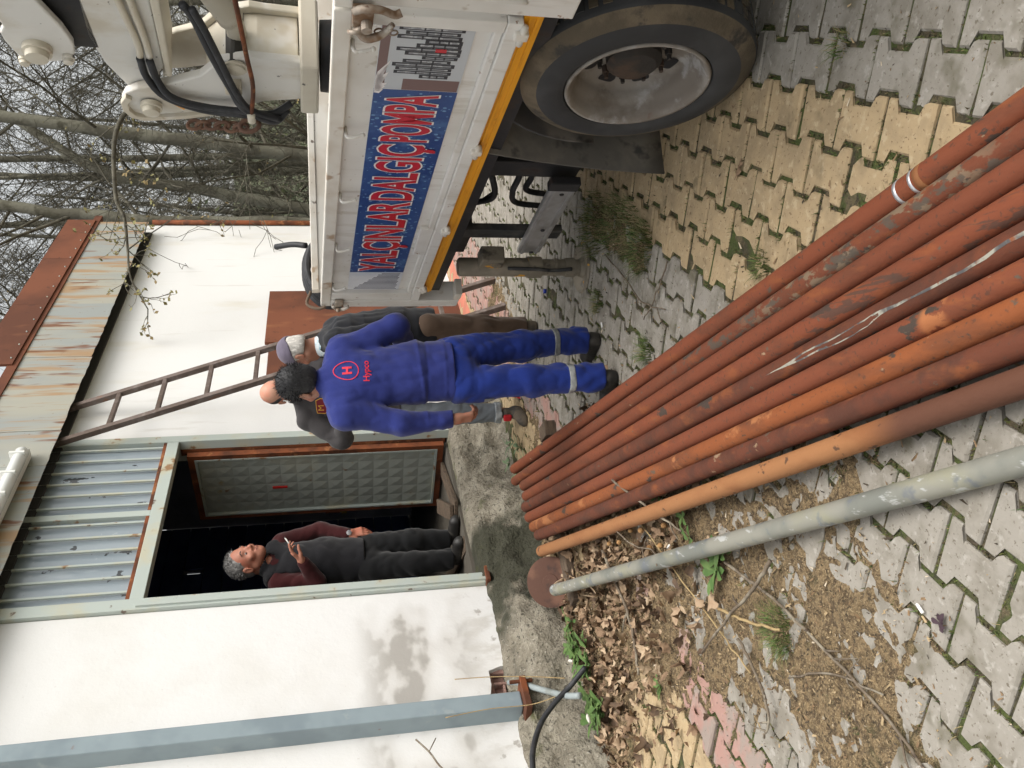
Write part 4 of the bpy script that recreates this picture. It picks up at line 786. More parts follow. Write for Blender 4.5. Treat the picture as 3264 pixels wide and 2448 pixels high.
for k, (x, z) in enumerate(chp):
    c = Vector((x - 1.55, .24 - .01 * k, z - .955)); n = 14; d = Vector((.3, 0, 1)).normalized(); e = Vector((1, .3, 0)).normalized() if k % 2 else Vector((.2, 1, 0)).normalized(); s = 1.35 if k == 0 else 1
    MB().tube([c + d * .038 * s * math.cos(6.283 * i / n) + e * .024 * s * math.sin(6.283 * i / n) for i in range(n)], .0095 * s, 8, closed=True).obj('chain_link', mt_chain, cr, True)
MB().add([(1.736 - 1.55, .165, 2.235 - .955), (1.75 - 1.55, .165, 2.215 - .955), (1.80 - 1.55, .19, 2.13 - .955), (1.775 - 1.55, .19, 2.12 - .955)], [(0, 1, 2, 3)]).obj('orange_tag', M('orange tape', (.65, .30, .04), .6), cr)
# dark gear lying in the bed and the coil of black hose over the tail
tag(MB().bx(.9, 1.25, -.75, -.25, .956, 1.40).obj('tool_box', mt_black, None, bevel=.02), 'black box standing in the truck bed beside the crane', 'box').matrix_world = TM
cb = MB().tube([(.55, -.45, 1.12), (1.3, -.45, 1.30)], .14, 20).obj('black_drum', mt_black, None, True); cb.matrix_world = TM; tag(cb, 'black cylinder lying in the truck bed under the crane', 'cylinder')
tb = MB().bx(-.9, .25, -1.1, -.35, .956, 1.50).obj('grey_cover', mt_blackd, None, bevel=.02); tb.matrix_world = TM; tag(tb, 'dusty grey covered gear in the truck bed near the latch', 'cover')
co = MB(); random.seed(4)
for k in range(7):
    n = 40; rr = .17 + .008 * (k % 3); cx = 2.52 + .035 * k
    co.tube([(cx + random.uniform(-.004, .004), -.15 + rr * math.cos(6.283 * i / n) * 1.1, 1.40 + rr * .82 * math.sin(6.283 * i / n)) for i in range(n)], .018, 8, closed=True)
co.tube(curve_pts([(2.60, -.30, 1.54), (2.66, -.33, 1.62), (2.78, -.36, 1.72)], 5), .018, 8)
o = co.obj('hose_coil', mt_cable, None, True); o.matrix_world = TM; tag(o, 'coil of black rubber hose hung over the tail of the truck', 'hose')
c = MB().tube(curve_pts([(2.56, .0, 1.52), (2.55, .08, 1.545), (2.52, .12, 1.49), (2.50, .115, 1.44)], 6), .009, 8).obj('cord', M('brown cord', (.12, .085, .06), .9), None, True); c.matrix_world = TM; tag(c, 'brown cord looped over the far corner of the side board', 'cord')
# ================================================================== PIPES
mt_pipe = []
base_layers = [(RUSTD, 9, .48, .68, .55, (1, .3, 1), 6), ((0.235, 0.072, 0.020), 14, .54, .70, .6, (1, .3, 1), 6), ((.055, .03, .02), 60, .58, .68, .6), ((0.045, 0.034, 0.026), 8, .615, .635, .95, (1, .45, 1), 8), ((.09, .07, .05), 26, .655, .69, .9, (1, .6, 1), 6), ((0.30, 0.21, 0.13), 17, .69, .72, .85, (1, .5, 1), 6)]
for nm, c, extra in (('red rust', (0.168, 0.044, 0.017), []), ('brown rust', (0.102, 0.028, 0.012), [((0.062, 0.022, 0.012), 6, .45, .6, .7)]), ('orange rust', (0.211, 0.061, 0.016), [((0.310, 0.124, 0.046), 4.5, .60, .66, .9)]), ('pale orange rust', (0.260, 0.115, 0.043), [((0.211, 0.081, 0.028), 5, .45, .65, .9, (1, .3, 1)), ((0.090, 0.031, 0.014), 1.5, .56, .60, .95)])):
    mt_pipe.append(M('pipe ' + nm, c, .78, base_layers + extra if nm != 'pale orange rust' else extra + [((0.037, 0.025, 0.019), 12, .68, .73, .8)], (55, .55, .004, (1, .6, 1)), bump2=(9, .3, .006)))
red, brown, orange = (.168, .044, .017), (.108, .030, .013), (.215, .062, .017); PB = ((55, .55, .004, (1, .6, 1)), (9, .3, .006))
def pmat(nm, c, extra, base=base_layers): return M('pipe ' + nm, c, .78, list(base) + extra, PB[0], bump2=PB[1])
mt_band = mt_pipe[3]
pmats = [pmat('red rust', red, []),
    pmat('crusted rust', (.135, .037, .015), [((.17, .125, .08), 26, .49, .55, .9, (1, .5, 1), 7, [('Y', .95, 1.2, 1.9, 2.3)]), ((.075, .06, .045), 30, .52, .58, .9, (1, .5, 1), 6, [('Y', .9, 1.1, 2.4, 2.9)])]),
    pmat('plain dark red', (.150, .040, .016), [], base_layers[:3]),
    pmat('streaked red', red, [((.060, .034, .024), 11, .54, .60, .8, (3, .18, 3), 6, [('Y', .7, .9, 1.8, 2.2)])]),
    pmat('brown rust', brown, [((.062, .022, .012), 6, .45, .6, .7)]),
    pmat('red rust with bare spot', (.160, .043, .017), [((.34, .125, .045), 14, .46, .52, .9, (1, 1, 1), 5, [('Y', 1.11, 1.14, 1.19, 1.22)])]),
    pmat('orange rust', orange, [((.33, .13, .048), 4.5, .58, .63, .9, (1, .7, 1), 6)]),
    pmat('dark brown rust', brown, [((.060, .021, .012), 6, .45, .6, .7), ((.30, .21, .13), 24, .60, .64, .8, (1, .6, 1), 6, [('Y', 1.9, 2.0, 2.3, 2.4)])]),
    pmat('pale orange rust', (.285, .128, .050), [((.22, .085, .030), 5, .45, .65, .9, (1, .3, 1), 6), ((.060, .03, .018), 26, .63, .67, .85, (1, .6, 1), 6), ((.088, .033, .018), 5, .30, .36, .96, (1, .6, 1), 6, [('Y', -1, -.9, 1.28, 1.46)])], [])]
pd = Vector((-.2585, .9642, 0)).normalized()
pn_ = [(.411, 2.109), (.343, 2.109), (.278, 2.108), (.204, 2.108), (.128, 2.107), (.053, 2.106), (-.018, 2.106), (-.087, 2.105), (-.172, 2.104)]
pe_ = [(-.583, 5.904), (-.663, 5.882), (-.669, 5.63), (-.727, 5.552), (-.80, 5.566), (-.855, 5.481), (-.896, 5.359), (-.929, 5.242), (-1.017, 5.18)]
plab = ['uppermost red rust steel pipe, with a shiny band near its near end', 'second rust pipe from the top, with flaking grey crust', 'third rust pipe from the top, plain dark red', 'fourth rust pipe from the top, with a dark streak', 'middle rust pipe, with a grey white streak along it', 'sixth rust pipe from the top, with an orange bare spot', 'bright orange rust pipe with peeling pale patches', 'dark brown rust pipe at the lower edge of the stack', 'pale orange pipe lying apart below the rust stack']
pmi = [0, 1, 0, 0, 1, 0, 2, 1, 3]; PRAD = [.0345, .033, .0345, .036, .036, .0345, .035, .034, .034]
mt_inner = M('pipe bore', (.02, .012, .008), .9)
mt_bright = M('bare zinc', (.52, .53, .55), .35, [((.3, .2, .12), 12, .55, .65)], metal=.6)
def pipe(name, A, B, r, mat, label, group, cat='pipe'):
    d = (B - A).normalized(); n = 40; L_ = (B - A).length
    p = MB().lathe([(0, r * .86), (0, r), (.01, r)] + [(L_ * i / n, r) for i in range(1, n)] + [(L_ - .012, r), (L_ - .011, r * 1.03), (L_, r * 1.0), (L_, r * .86), (L_ - .3, r * .86), (L_ - .3, .001)], (0, 0, 0), d, 24, True).obj(name, mat, None, False, autosmooth=R(45))
    p.location = A; return tag(p, label, cat, group)
for i in range(9):
    e = Vector((*pe_[i], 0)); n0 = Vector((*pn_[i], 0)); dd = (e - n0).normalized(); s0 = n0 - dd * (1.55 + .06 * math.sin(i * 2.3)); A = gp(s0.x, s0.y, .055 + PRAD[i] * .3); B = gp(e.x, e.y, .14)
    # straight line through the measured heights
    A.z = gp(n0.x, n0.y, .07).z + (gp(n0.x, n0.y, .07).z - B.z) * ((s0 - n0).length / (e - n0).length)
    p = pipe('steel_pipe', A, B, PRAD[i], pmats[i], plab[i], 'rust pipes lying side by side')
    if i == 0:
        d = (B - A).normalized(); q0 = (gp(n0.x, n0.y) - gp(s0.x, s0.y)).length
        for off, w, mm in ((-.16, .012, mt_bright), (-.215, .010, mt_bright), (-.245, .022, mt_pipe[3])):
            MB().lathe([(q0 + off, PRAD[i] * 1.0), (q0 + off, PRAD[i] * 1.03), (q0 + off + w, PRAD[i] * 1.03), (q0 + off + w, PRAD[i])], (0, 0, 0), d, 24, True).obj('pipe_band', mm, p, True)
    if i == 4:
        d = (B - A).normalized(); s_ = d.cross(Vector((0, 0, 1))).normalized(); up_ = s_.cross(d); mb = MB(); n = 46
        for k in range(n + 1):
            t = .55 + 1.5 * k / n; w0 = .30 + .5 * (float(vnoise(np.array([k * .21]), np.array([3.3]))[0]) - .5) + random.uniform(-.03, .03); w1 = w0 + (.12 + .5 * float(vnoise(np.array([k * .16]), np.array([8.1]))[0])) * min(1, k / 6, (n - k) / 6) + random.uniform(-.03, .03); b = len(mb.v)
            for a in (w0, w1): mb.v.append(tuple(d * t + (up_ * math.cos(a - .25) - s_ * math.sin(a - .25)) * (PRAD[i] * 1.015)))
            if k: mb.f.append((b - 2, b, b + 1, b - 1)); mb.m.append(0)
        mb.obj('grey_crust', M('grey flaking crust', (.30, .285, .235), .9, [((.08, .075, .075), 14, .45, .6), ((.20, .07, .03), 20, .55, .66)], (60, .6, .004)), p, True)
mt_galv = M('galvanised steel', (.255, .25, .212), .55, [((.175, .182, .16), 3, .42, .60), ((.27, .265, .19), 6, .50, .64, .8, (1, .4, 1)), ((.46, .47, .46), 34, .60, .67, .8, (1, .3, 1)), ((.14, .155, .175), 12, .56, .68, .8)], (90, .3, .002), metal=.15)
g0 = Vector((-.355, 2.132, 0)); g1_ = Vector((-1.176, 4.84, 0)); gd = (g1_ - g0).normalized(); s0 = g0 - gd * 1.5; B = gp(g1_.x, g1_.y, .15); Zn = gp(g0.x, g0.y, .05).z; A = Vector((s0.x, s0.y, Zn + (Zn - B.z) * 1.5 / (g1_ - g0).length))
gpz = pipe('galvanised_pipe', A, B, .0325, mt_galv, 'grey galvanised pipe with its end resting on a rusty disc', None)
dL = (B - A).normalized(); MB().lathe([((B - A).length - .14, .0325), ((B - A).length - .138, .0345), ((B - A).length - .07, .0345), ((B - A).length - .068, .0325)], (0, 0, 0), dL, 24, True).obj('pipe_socket', mt_galv, gpz, True)
# rusty disc leaning on the plinth, block under the pipes, sleeper
dc = bfr(3.72, .46, .29); dax = (Vector((.15, -.80, .55))).normalized()
disc = MB().lathe([(-.006, .001), (-.006, .148), (.006, .150), (.008, .143), (.006, .05), (.010, .045), (.010, .001)], (0, 0, 0), dax, 48, True).obj('rusty_disc', M('dark rust plate', (.085, .040, .027), .85, [((.14, .07, .045), 6, .42, .62), ((.05, .028, .022), 10, .5, .66), ((.17, .12, .085), 16, .62, .72, .6)], (40, .5, .004)), None, False, autosmooth=R(35)); disc.location = dc
tag(disc, 'round rusty steel disc leaning against the plinth', 'disc')
def block(name, c, size, rz, label, cat='block'):
    o = MB().box((0, 0, 0), size).obj(name, mt_wood, None, bevel=.006); o.matrix_world = Matrix.Translation(c) @ Matrix.Rotation(rz, 4, 'Z'); return tag(o, label, cat)
block('timber_block', gp(-.31, 5.46, .03), (.10, .16, .075), R(20), 'dark timber block on the pavers beside the far ends of the rust pipes')
sl0 = gp(-.50, 5.45, .03); sl1 = gp(-1.22, 4.86, .03); mid = (sl0 + sl1) / 2; dd = sl1 - sl0
block('sleeper', mid, (dd.length + .1, .12, .07), math.atan2(dd.y, dd.x), 'weathered timber sleeper carrying the far ends of the pipes', 'timber')
# ================================================================== PEOPLE  (signed distance fields meshed with surface nets)
class SDF:
    def __init__(s, lo, hi, h):
        s.h = h; s.lo = np.array(lo, float); n = np.ceil((np.array(hi) - s.lo) / h).astype(int) + 1; s.n = n
        s.D = np.full(n, .2, np.float32); s.ax = [s.lo[i] + h * np.arange(n[i]) for i in range(3)]
    def block(s, lo, hi):
        sl = []
        for i in range(3):
            a = max(0, int((lo[i] - s.lo[i]) / s.h)); b = min(s.n[i], int((hi[i] - s.lo[i]) / s.h) + 2)
            if b <= a: return None
            sl.append(slice(a, b))
        X, Y, Z = np.meshgrid(s.ax[0][sl[0]], s.ax[1][sl[1]], s.ax[2][sl[2]], indexing='ij')
        return tuple(sl), X, Y, Z
    def put(s, d, sl, k, sub=False):
        A = s.D[sl]
        if sub:
            d = -d; hh = np.clip(.5 - .5 * (A - d) / k, 0, 1); s.D[sl] = A * (1 - hh) + d * hh + k * hh * (1 - hh)
        else:
            hh = np.clip(.5 + .5 * (A - d) / k, 0, 1); s.D[sl] = A * (1 - hh) + d * hh - k * hh * (1 - hh)
    def cone(s, a, b, ra, rb, k=.02, wide=None, ratio=1, ratio_b=None, sub=False):
        a = np.array(a, float); b = np.array(b, float); r = max(ra, rb) * max(1, ratio, ratio_b or 1) + k + 3 * s.h
        bl = s.block(np.minimum(a, b) - r, np.maximum(a, b) + r)
        if bl is None: return s
        sl, X, Y, Z = bl; ba = b - a; L = ba @ ba + 1e-12
        t = np.clip(((X - a[0]) * ba[0] + (Y - a[1]) * ba[1] + (Z - a[2]) * ba[2]) / L, 0, 1)
        qx, qy, qz = X - a[0] - t * ba[0], Y - a[1] - t * ba[1], Z - a[2] - t * ba[2]; q2 = qx * qx + qy * qy + qz * qz
        if wide is not None:
            w = np.array(wide, float); w = w / np.linalg.norm(w); c = qx * w[0] + qy * w[1] + qz * w[2]; rr = ratio + ((ratio_b or ratio) - ratio) * t; q2 = q2 - c * c + (c / rr) ** 2
        s.put(np.sqrt(np.maximum(q2, 0)) - (ra + (rb - ra) * t), sl, k, sub); return s
    def ell(s, c, r, ax=None, k=.015, sub=False):
        c = np.array(c, float); r = np.array(r, float); m = r.max() + k + 3 * s.h; bl = s.block(c - m, c + m)
        if bl is None: return s
        sl, X, Y, Z = bl; X = X - c[0]; Y = Y - c[1]; Z = Z - c[2]
        if ax is not None:
            ax = np.array(ax, float); P = [X * a[0] + Y * a[1] + Z * a[2] for a in ax]
        else: P = [X, Y, Z]
        q = np.sqrt((P[0] / r[0]) ** 2 + (P[1] / r[1]) ** 2 + (P[2] / r[2]) ** 2); g = np.sqrt((P[0] / r[0] ** 2) ** 2 + (P[1] / r[1] ** 2) ** 2 + (P[2] / r[2] ** 2) ** 2) + 1e-6
        s.put(q * (q - 1) / g, sl, k, sub); return s
    def cut(s, p, n):
        n = np.array(n, float); n = n / np.linalg.norm(n); X, Y, Z = np.meshgrid(*s.ax, indexing='ij')
        s.D = np.maximum(s.D, ((X - p[0]) * n[0] + (Y - p[1]) * n[1] + (Z - p[2]) * n[2]).astype(np.float32)); return s
    def warp(s, fn):
        X, Y, Z = np.meshgrid(*s.ax, indexing='ij'); near = np.abs(s.D) < .05
        s.D[near] += fn(X[near], Y[near], Z[near]).astype(np.float32); return s
    def mesh(s, name, mat):
        D = s.D; S = D < 0; n = [k - 1 for k in D.shape]
        cs = [S[i:i + n[0], j:j + n[1], k:k + n[2]] for i in (0, 1) for j in (0, 1) for k in (0, 1)]
        cnt = sum(c.astype(np.int8) for c in cs); mixed = (cnt > 0) & (cnt < 8); idx = np.full(mixed.shape, -1, int); cells = np.argwhere(mixed); idx[mixed] = np.arange(len(cells))
        acc = np.zeros((len(cells), 3)); num = np.zeros(len(cells)); C = cells
        cor = [(i, j, k) for i in (0, 1) for j in (0, 1) for k in (0, 1)]
        for a in cor:
            for d in range(3):
                if a[d]: continue
                b = list(a); b[d] = 1; va = D[C[:, 0] + a[0], C[:, 1] + a[1], C[:, 2] + a[2]]; vb = D[C[:, 0] + b[0], C[:, 1] + b[1], C[:, 2] + b[2]]
                x = (va < 0) != (vb < 0); t = np.where(x, va / (va - vb + 1e-12), 0); p = np.array(a, float)[None].repeat(len(C), 0); p[:, d] += t; acc[x] += p[x]; num[x] += 1
        v = (C + acc / num[:, None]) * s.h + s.lo; F = []
        for d in range(3):
            o = [i for i in range(3) if i != d]; sh = list(D.shape); A = S[tuple(slice(0, sh[i] - 1) if i == d else slice(1, sh[i] - 1) for i in range(3))]; B = S[tuple(slice(1, sh[i]) if i == d else slice(1, sh[i] - 1) for i in range(3))]
            e = np.argwhere(A != B); fl = A[A != B]; e[:, o[0]] += 1; e[:, o[1]] += 1
            if not len(e): continue
            def g(da, db): q = e.copy(); q[:, o[0]] += da; q[:, o[1]] += db; return idx[q[:, 0], q[:, 1], q[:, 2]]
            Q = np.stack([g(-1, -1), g(0, -1), g(0, 0), g(-1, 0)], -1)
            if d == 1: fl = ~fl
            Q[~fl] = Q[~fl][:, ::-1]; F.append(Q)
        F = np.concatenate(F) if F else np.zeros((0, 4), int); F = F[(F >= 0).all(1)]
        return raw_mesh(name, v.tolist(), F.tolist(), mat, True)
def nrm(v): v = np.array(v, float); return v / np.linalg.norm(v)
def head(S, c, f, u, sc=1., ears=True):
    c = np.array(c, float); f = nrm(f); u = np.array(u, float); u = nrm(u - f * (u @ f)); r = np.cross(f, u); ax = (r, f, u)
    P = lambda x, y, z: c + (r * x + f * y + u * z) * sc
    E = lambda p, rr, k=.012, sub=False: S.ell(P(*p), np.array(rr) * sc, ax, k * sc, sub)
    E((0, -.012, .022), (.074, .094, .086)); E((0, .028, -.035), (.060, .068, .080), .03); E((0, .058, -.102), (.030, .030, .022), .03)
    S.cone(P(-.045, -.0, -.075), P(0, .058, -.103), .022 * sc, .02 * sc, .03); S.cone(P(.045, 0, -.075), P(0, .058, -.103), .022 * sc, .02 * sc, .03)
    S.cone(P(-.03, .082, .006), P(.03, .082, .006), .011 * sc, .011 * sc, .012 * sc)
    for x in (-.031, .031): E((x, .098, -.020), (.014, .012, .010), .010, True)
    for x in (-.042, .042): E((x, .066, -.048), (.022, .018, .018), .02)
    S.cone(P(0, .086, -.006), P(0, .108, -.046), .007 * sc, .012 * sc, .008 * sc)
    for x in (-.012, .012): E((x, .094, -.052), (.010, .011, .008), .006)
    S.cone(P(-.020, .083, -.078), P(.020, .083, -.078), .008 * sc, .008 * sc, .006 * sc); S.cone(P(-.015, .084, -.089), P(.015, .084, -.089), .008 * sc, .008 * sc, .006 * sc)
    S.cone(P(-.022, .094, -.0835), P(.022, .094, -.0835), .003 * sc, .003 * sc, .004 * sc, sub=True)
    if ears:
        for x in (-1, 1): E((x * .079, -.012, -.024), (.009, .021, .033), .008); E((x * .086, -.006, -.022), (.006, .010, .018), .006, True)
    return P
def hand(S, w, d, n, l, curl, s=1., thumb=(.65, .65, .35)):
    """wrist, direction, palm normal (fingers curl that way), towards the thumb; curl per finger"""
    w = np.array(w, float); d = nrm(d); n = nrm(np.array(n) - d * (np.array(n) @ d)); l = nrm(np.array(l) - d * (np.array(l) @ d)); l = nrm(l - n * (l @ n)); k = .005
    S.cone(w - d * .02, w + d * .02, .024 * s, .026 * s, .01, l, 1.2)
    for o_ in (.028, .009, -.010, -.027): S.cone(w + d * .01 + l * o_ * .55 * s, w + d * .085 * s + l * o_ * s, .014 * s, .0115 * s, .010)
    tips = []
    for i, (o_, L) in enumerate(zip((.030, .010, -.010, -.028), (.074, .082, .076, .060))):
        p = w + d * (.088 - .004 * abs(i - 1)) * s + l * o_ * s; a = 0; c = curl[i]; rad = .0092 - .0005 * i
        for fr_, q in ((.45, c * .9), (.30, c * 1.0), (.25, c * .7)):
            a += q; e = (d * math.cos(a) + n * math.sin(a) + l * o_ * 1.2 * (1 - min(1, abs(a)))); e = nrm(e); p2 = p + e * L * fr_ * s; S.cone(p, p2, rad * s, (rad - .0008) * s, k); p = p2; rad -= .0008
        tips.append(p)
    t = nrm(d * thumb[0] + l * thumb[1] + n * thumb[2]); p = w + d * .02 * s + l * .022 * s; p2 = p + t * .045 * s; t2 = nrm(t + d * .6 - l * .3 + n * .15); S.cone(p, p2, .015 * s, .0115 * s, .008); p3 = p2 + t2 * .032 * s; S.cone(p2, p3, .0112 * s, .0098 * s, k); p4 = p3 + nrm(t2 + n * .3) * .024 * s; S.cone(p3, p4, .0098 * s, .008 * s, k)
    return tips
def folds(amp, seed, zs=1.0, f=34):
    r_ = np.random.default_rng(seed); K = r_.normal(size=(5, 3)); ph = r_.uniform(0, 6, 5)
    def fn(X, Y, Z):
        w = 1.3 * np.sin(X * 9 + Z * 7 * zs + ph[0]) + 1.1 * np.sin(Y * 11 - Z * 5 * zs + ph[1]); s = 0
        for i in range(4):
            s = s + np.sin((X * K[i, 0] + Y * K[i, 1] + Z * K[i, 2] * zs) * f * (.7 + .25 * i) + w * 1.6 + ph[i])
        return -amp * np.abs(s / 3) + amp * .5
    return fn
def add_part(S, name, mat, parent, tris=None):
    o = bpy.data.objects.new(name, S.mesh(name, mat)); link(o, parent); return o
SK = lambda n, c: M(n, c, .55, [(tuple(min(1, q * k) for q, k in zip(c, (1.15, .8, .75))), 14, .45, .7, .7), (tuple(q * .75 for q in c), 40, .58, .72, .4)], (120, .15, .001), spec=.35)
mt_skin1 = SK('skin tanned', (.34, .17, .115)); mt_skin2 = SK('skin fair', (.50, .27, .19)); mt_skin3 = SK('skin ruddy', (.42, .185, .125))
def cloth(n, c, b=.35, sc=300): return M(n, c, .9, [(tuple(q * .72 for q in c), 5, .42, .68, .8), (tuple(min(1, q * 1.25) for q in c), 11, .58, .75, .5), (tuple(q * .8 for q in c), 260, .45, .6, .4)], (sc, b, .0008), bump2=(22, .25, .006), spec=.2, sheen=.15)
mt_jblue = cloth('royal blue fleece', (.022, .032, .165)); mt_tblue = cloth('blue work cotton', (.010, .027, .18)); mt_blackcl = cloth('black quilted cloth', (.014, .015, .019)); mt_brown = cloth('brown cotton', (.10, .066, .046))
mt_greyj = cloth('charcoal fleece', (.060, .056, .058)); mt_jean = cloth('grey denim', (.19, .215, .24)); mt_vest = cloth('dark grey vest', (.011, .011, .0135)); mt_maroon = cloth('maroon wool', (.042, .006, .007)); mt_dtrou = cloth('dark trousers', (.0065, .007, .008)); mt_cap = cloth('grey violet cap', (.155, .135, .185))
mt_shoe = M('black shoe leather', (.020, .019, .018), .5, [((.06, .055, .048), 9, .5, .7)], (60, .3, .003)); mt_suede = M('tan suede', (.11, .088, .064), .9, [((.05, .045, .04), 8, .45, .6)], (90, .4, .003)); mt_redl = M('red lining', (.42, .012, .018), .8)
def hairm(n, c): return M(n, c, .55, [(tuple(min(1, q * 1.9 + .01) for q in c), 60, .48, .66, .8, (1, 1, .25)), (tuple(q * .5 for q in c), 90, .55, .68, .7, (1, 1, .25))], (170, .9, .004, (1, 1, .3)), spec=.4)
mt_hairk = hairm('black hair', (.014, .014, .016)); mt_hairg = hairm('grey hair', (.21, .205, .20)); mt_hairw = hairm('white hair', (.46, .44, .41))
mt_refl = M('reflective tape', (.17, .18, .18), .5, [((.26, .27, .27), 20, .4, .65), ((.09, .09, .09), 9, .55, .68)]); mt_logo = M('red logo', (.55, .018, .045), .7)
def shoe(S, heel, toe, z, w=.046, hgt=.095):
    h = np.array([*heel, z]); t = np.array([*toe, z]); d = nrm(t - h); L = np.linalg.norm(t - h); r = np.cross(d, [0, 0, 1])
    S.cone(h + d * .045 + [0, 0, .042], t - d * .055 + [0, 0, .032], .040, .038, .03, r, 1.05); S.cone(h + d * .06 + [0, 0, .05], h + d * .075 + [0, 0, hgt], .040, .040, .03); S.cone(h + d * .05 + [0, 0, .016], t - d * .045 + [0, 0, .016], .042, .045, .01, r, 1.0)
    S.cut((0, 0, z), (0, 0, -1)); return S
def hairtuft(name, c, f, u, sc, mat, parent, n, test, ln, seed):
    """short strands standing off the scalp so that the outline is uneven"""
    f = nrm(f); u = nrm(np.array(u) - f * (np.array(u) @ f)); r = np.cross(f, u); rg = np.random.default_rng(seed); mb = MB(); k = 0
    while k < n:
        v = rg.normal(size=3); v /= np.linalg.norm(v)
        if not test(*v): continue
        p = np.array(c) + (r * v[0] * .080 + f * (v[1] * .100 - .012) + u * (v[2] * .092 + .022)) * sc; d = nrm(r * v[0] + f * (v[1] * .9 - .1) + u * (v[2] * .8 - .35) + rg.normal(size=3) * .25); s_ = nrm(np.cross(d, rg.normal(size=3))) * .0022
        L_ = ln * rg.uniform(.5, 1.2); q = p + d * L_ - nrm(d) * .006; mb.add([p - s_ - d * .006, p + s_ - d * .006, q], [(0, 1, 2)]); k += 1
    return mb.obj(name, mat, parent)
def project(shape, O, ux, uy, bvh, off, name, mat, parent):
    """lay flat print onto a garment along the direction -(ux x uy)"""
    v, f = shape; n = ux.cross(uy).normalized(); out = []
    for x, y in v:
        p = O + ux * x + uy * y; h = bvh.ray_cast(p + n * .25, -n, .6); out.append((h[0] if h[0] is not None else p) + n * off)
    # print follows the cloth
    mb = MB().add(out, f); return mb.obj(name, mat, parent)
def subdiv_shape(v, f, cuts=2):
    bm = bmesh.new(); vs = [bm.verts.new((x, y, 0)) for x, y in v]
    for q in f:
        try: bm.faces.new([vs[i] for i in q])
        except ValueError: pass
    bmesh.ops.triangulate(bm, faces=bm.faces[:])
    for i in range(cuts): bmesh.ops.subdivide_edges(bm, edges=[e for e in bm.edges if e.calc_length() > .012], cuts=1, use_grid_fill=True)
    bmesh.ops.triangulate(bm, faces=bm.faces[:]); bm.verts.index_update(); a = [(q.co.x, q.co.y) for q in bm.verts]; b = [tuple(w.index for w in q.verts) for q in bm.faces]; bm.free(); return a, b
def ring_shape(pts, w):
    n = len(pts); c = (sum(p[0] for p in pts) / n, sum(p[1] for p in pts) / n); v = []
    for x, y in pts:
        dx, dy = x - c[0], y - c[1]; L = math.hypot(dx, dy); v += [(x, y), (x - dx / L * w, y - dy / L * w)]
    return v, [(2 * i, 2 * ((i + 1) % n), 2 * ((i + 1) % n) + 1, 2 * i + 1) for i in range(n)]
HB = .0065
# ------------------------------------------------------------------ worker in blue, back to the camera
lo, hi = (-.40, 4.0, .08), (.55, 5.0, 1.85); rr = nrm((.87, .5, 0)); ff = nrm((-.5, .87, 0))
shR, shL = (.185, 4.47, 1.465), (-.115, 4.335, 1.46); elR, elL = (.315, 4.50, 1.20), (-.175, 4.30, 1.20); wrR, wrL = (.20, 4.73, 1.12), (-.165, 4.335, .935)
hR, hL, kR, kL, aR, aL = (.165, 4.45, .90), (.005, 4.365, .89), (.198, 4.49, .55), (.018, 4.325, .54), (.228, 4.56, .19), (.022, 4.285, .185)
S = SDF(lo, hi, HB); hc = (.036, 4.425, 1.678); head(S, hc, ff, (0, 0, 1)); S.cone((.034, 4.42, 1.60), (.04, 4.41, 1.50), .056, .062, .03)
S.cone((.045, 4.41, 1.42), (.08, 4.41, .95), .09, .09, .04, rr, 1.35); S.cone(shL, shR, .05, .05, .03)
for a, b, c in ((shR, elR, wrR), (shL, elL, wrL)): S.cone(a, b, .042, .036, .02); S.cone(b, c, .036, .026, .02)
for a, b, c in ((hR, kR, aR), (hL, kL, aL)): S.cone(a, b, .075, .05, .03); S.cone(b, c, .05, .035, .03)
hand(S, wrL, (.10, .15, -1), (.75, .55, .1), (.45, .75, .35), (.55, .6, .75, .85), 1.02, (.6, .5, .5)); hand(S, wrR, (-.5, .6, .1), (-.8, -.3, 0), (0, 0, 1), (.7, .7, .7, .7))
p1 = add_part(S, 'person', mt_skin1, None); tag(p1, 'man in blue work clothes with a red logo on his back, standing with back turned', 'person', 'men standing by the shed')
S = SDF((-.34, 4.1, .90), (.50, 4.95, 1.62), HB)
S.cone((.045, 4.415, 1.38), (.075, 4.41, 1.12), .122, .116, .05, rr, 1.36); S.cone((.075, 4.41, 1.14), (.083, 4.41, .90), .118, .124, .04, rr, 1.34, 1.42); S.cone((.04, 4.42, 1.53), shR, .066, .068, .05); S.cone((.03, 4.41, 1.53), shL, .066, .068, .05); S.cone(shL, shR, .078, .078, .06)
S.cone(shR, elR, .076, .062, .03); S.cone(elR, wrR, .066, .050, .03); S.cone(shL, elL, .074, .060, .03); S.cone(elL, (wrL[0], wrL[1], .955), .060, .044, .03)
S.cone((.04, 4.415, 1.535), (.032, 4.425, 1.585), .072, .068, .012); S.cone((.032, 4.43, 1.50), (.03, 4.44, 1.66), .055, .060, .01, sub=True)
S.cone((elL[0] + .003, elL[1] + .02, 1.0), (wrL[0], wrL[1], .95), .047, .043, .008)
S.warp(folds(.007, 3, 1.3, 13)); S.warp(folds(.0035, 41, .8, 34)); S.warp(lambda X, Y, Z: -.0045 * np.exp(-((Z - 1.085 - .02 * np.sin(X * 7)) / .010) ** 2) + .0035 * np.exp(-((Z - 1.065) / .008) ** 2) - .003 * np.exp(-((Z - .975) / .004) ** 2) * (X > -.05))
X_, Y_, Z_ = np.meshgrid(*S.ax, indexing='ij'); S.D = np.where(X_ > -.095, np.maximum(S.D, (.935 + .03 * (X_ < 2) * (-.3 + X_) - Z_).astype(np.float32)), np.maximum(S.D, (.945 - Z_).astype(np.float32)))
jk1 = add_part(S, 'jacket', mt_jblue, p1)
S = SDF((-.18, 4.1, .16), (.40, 4.8, 1.02), HB)
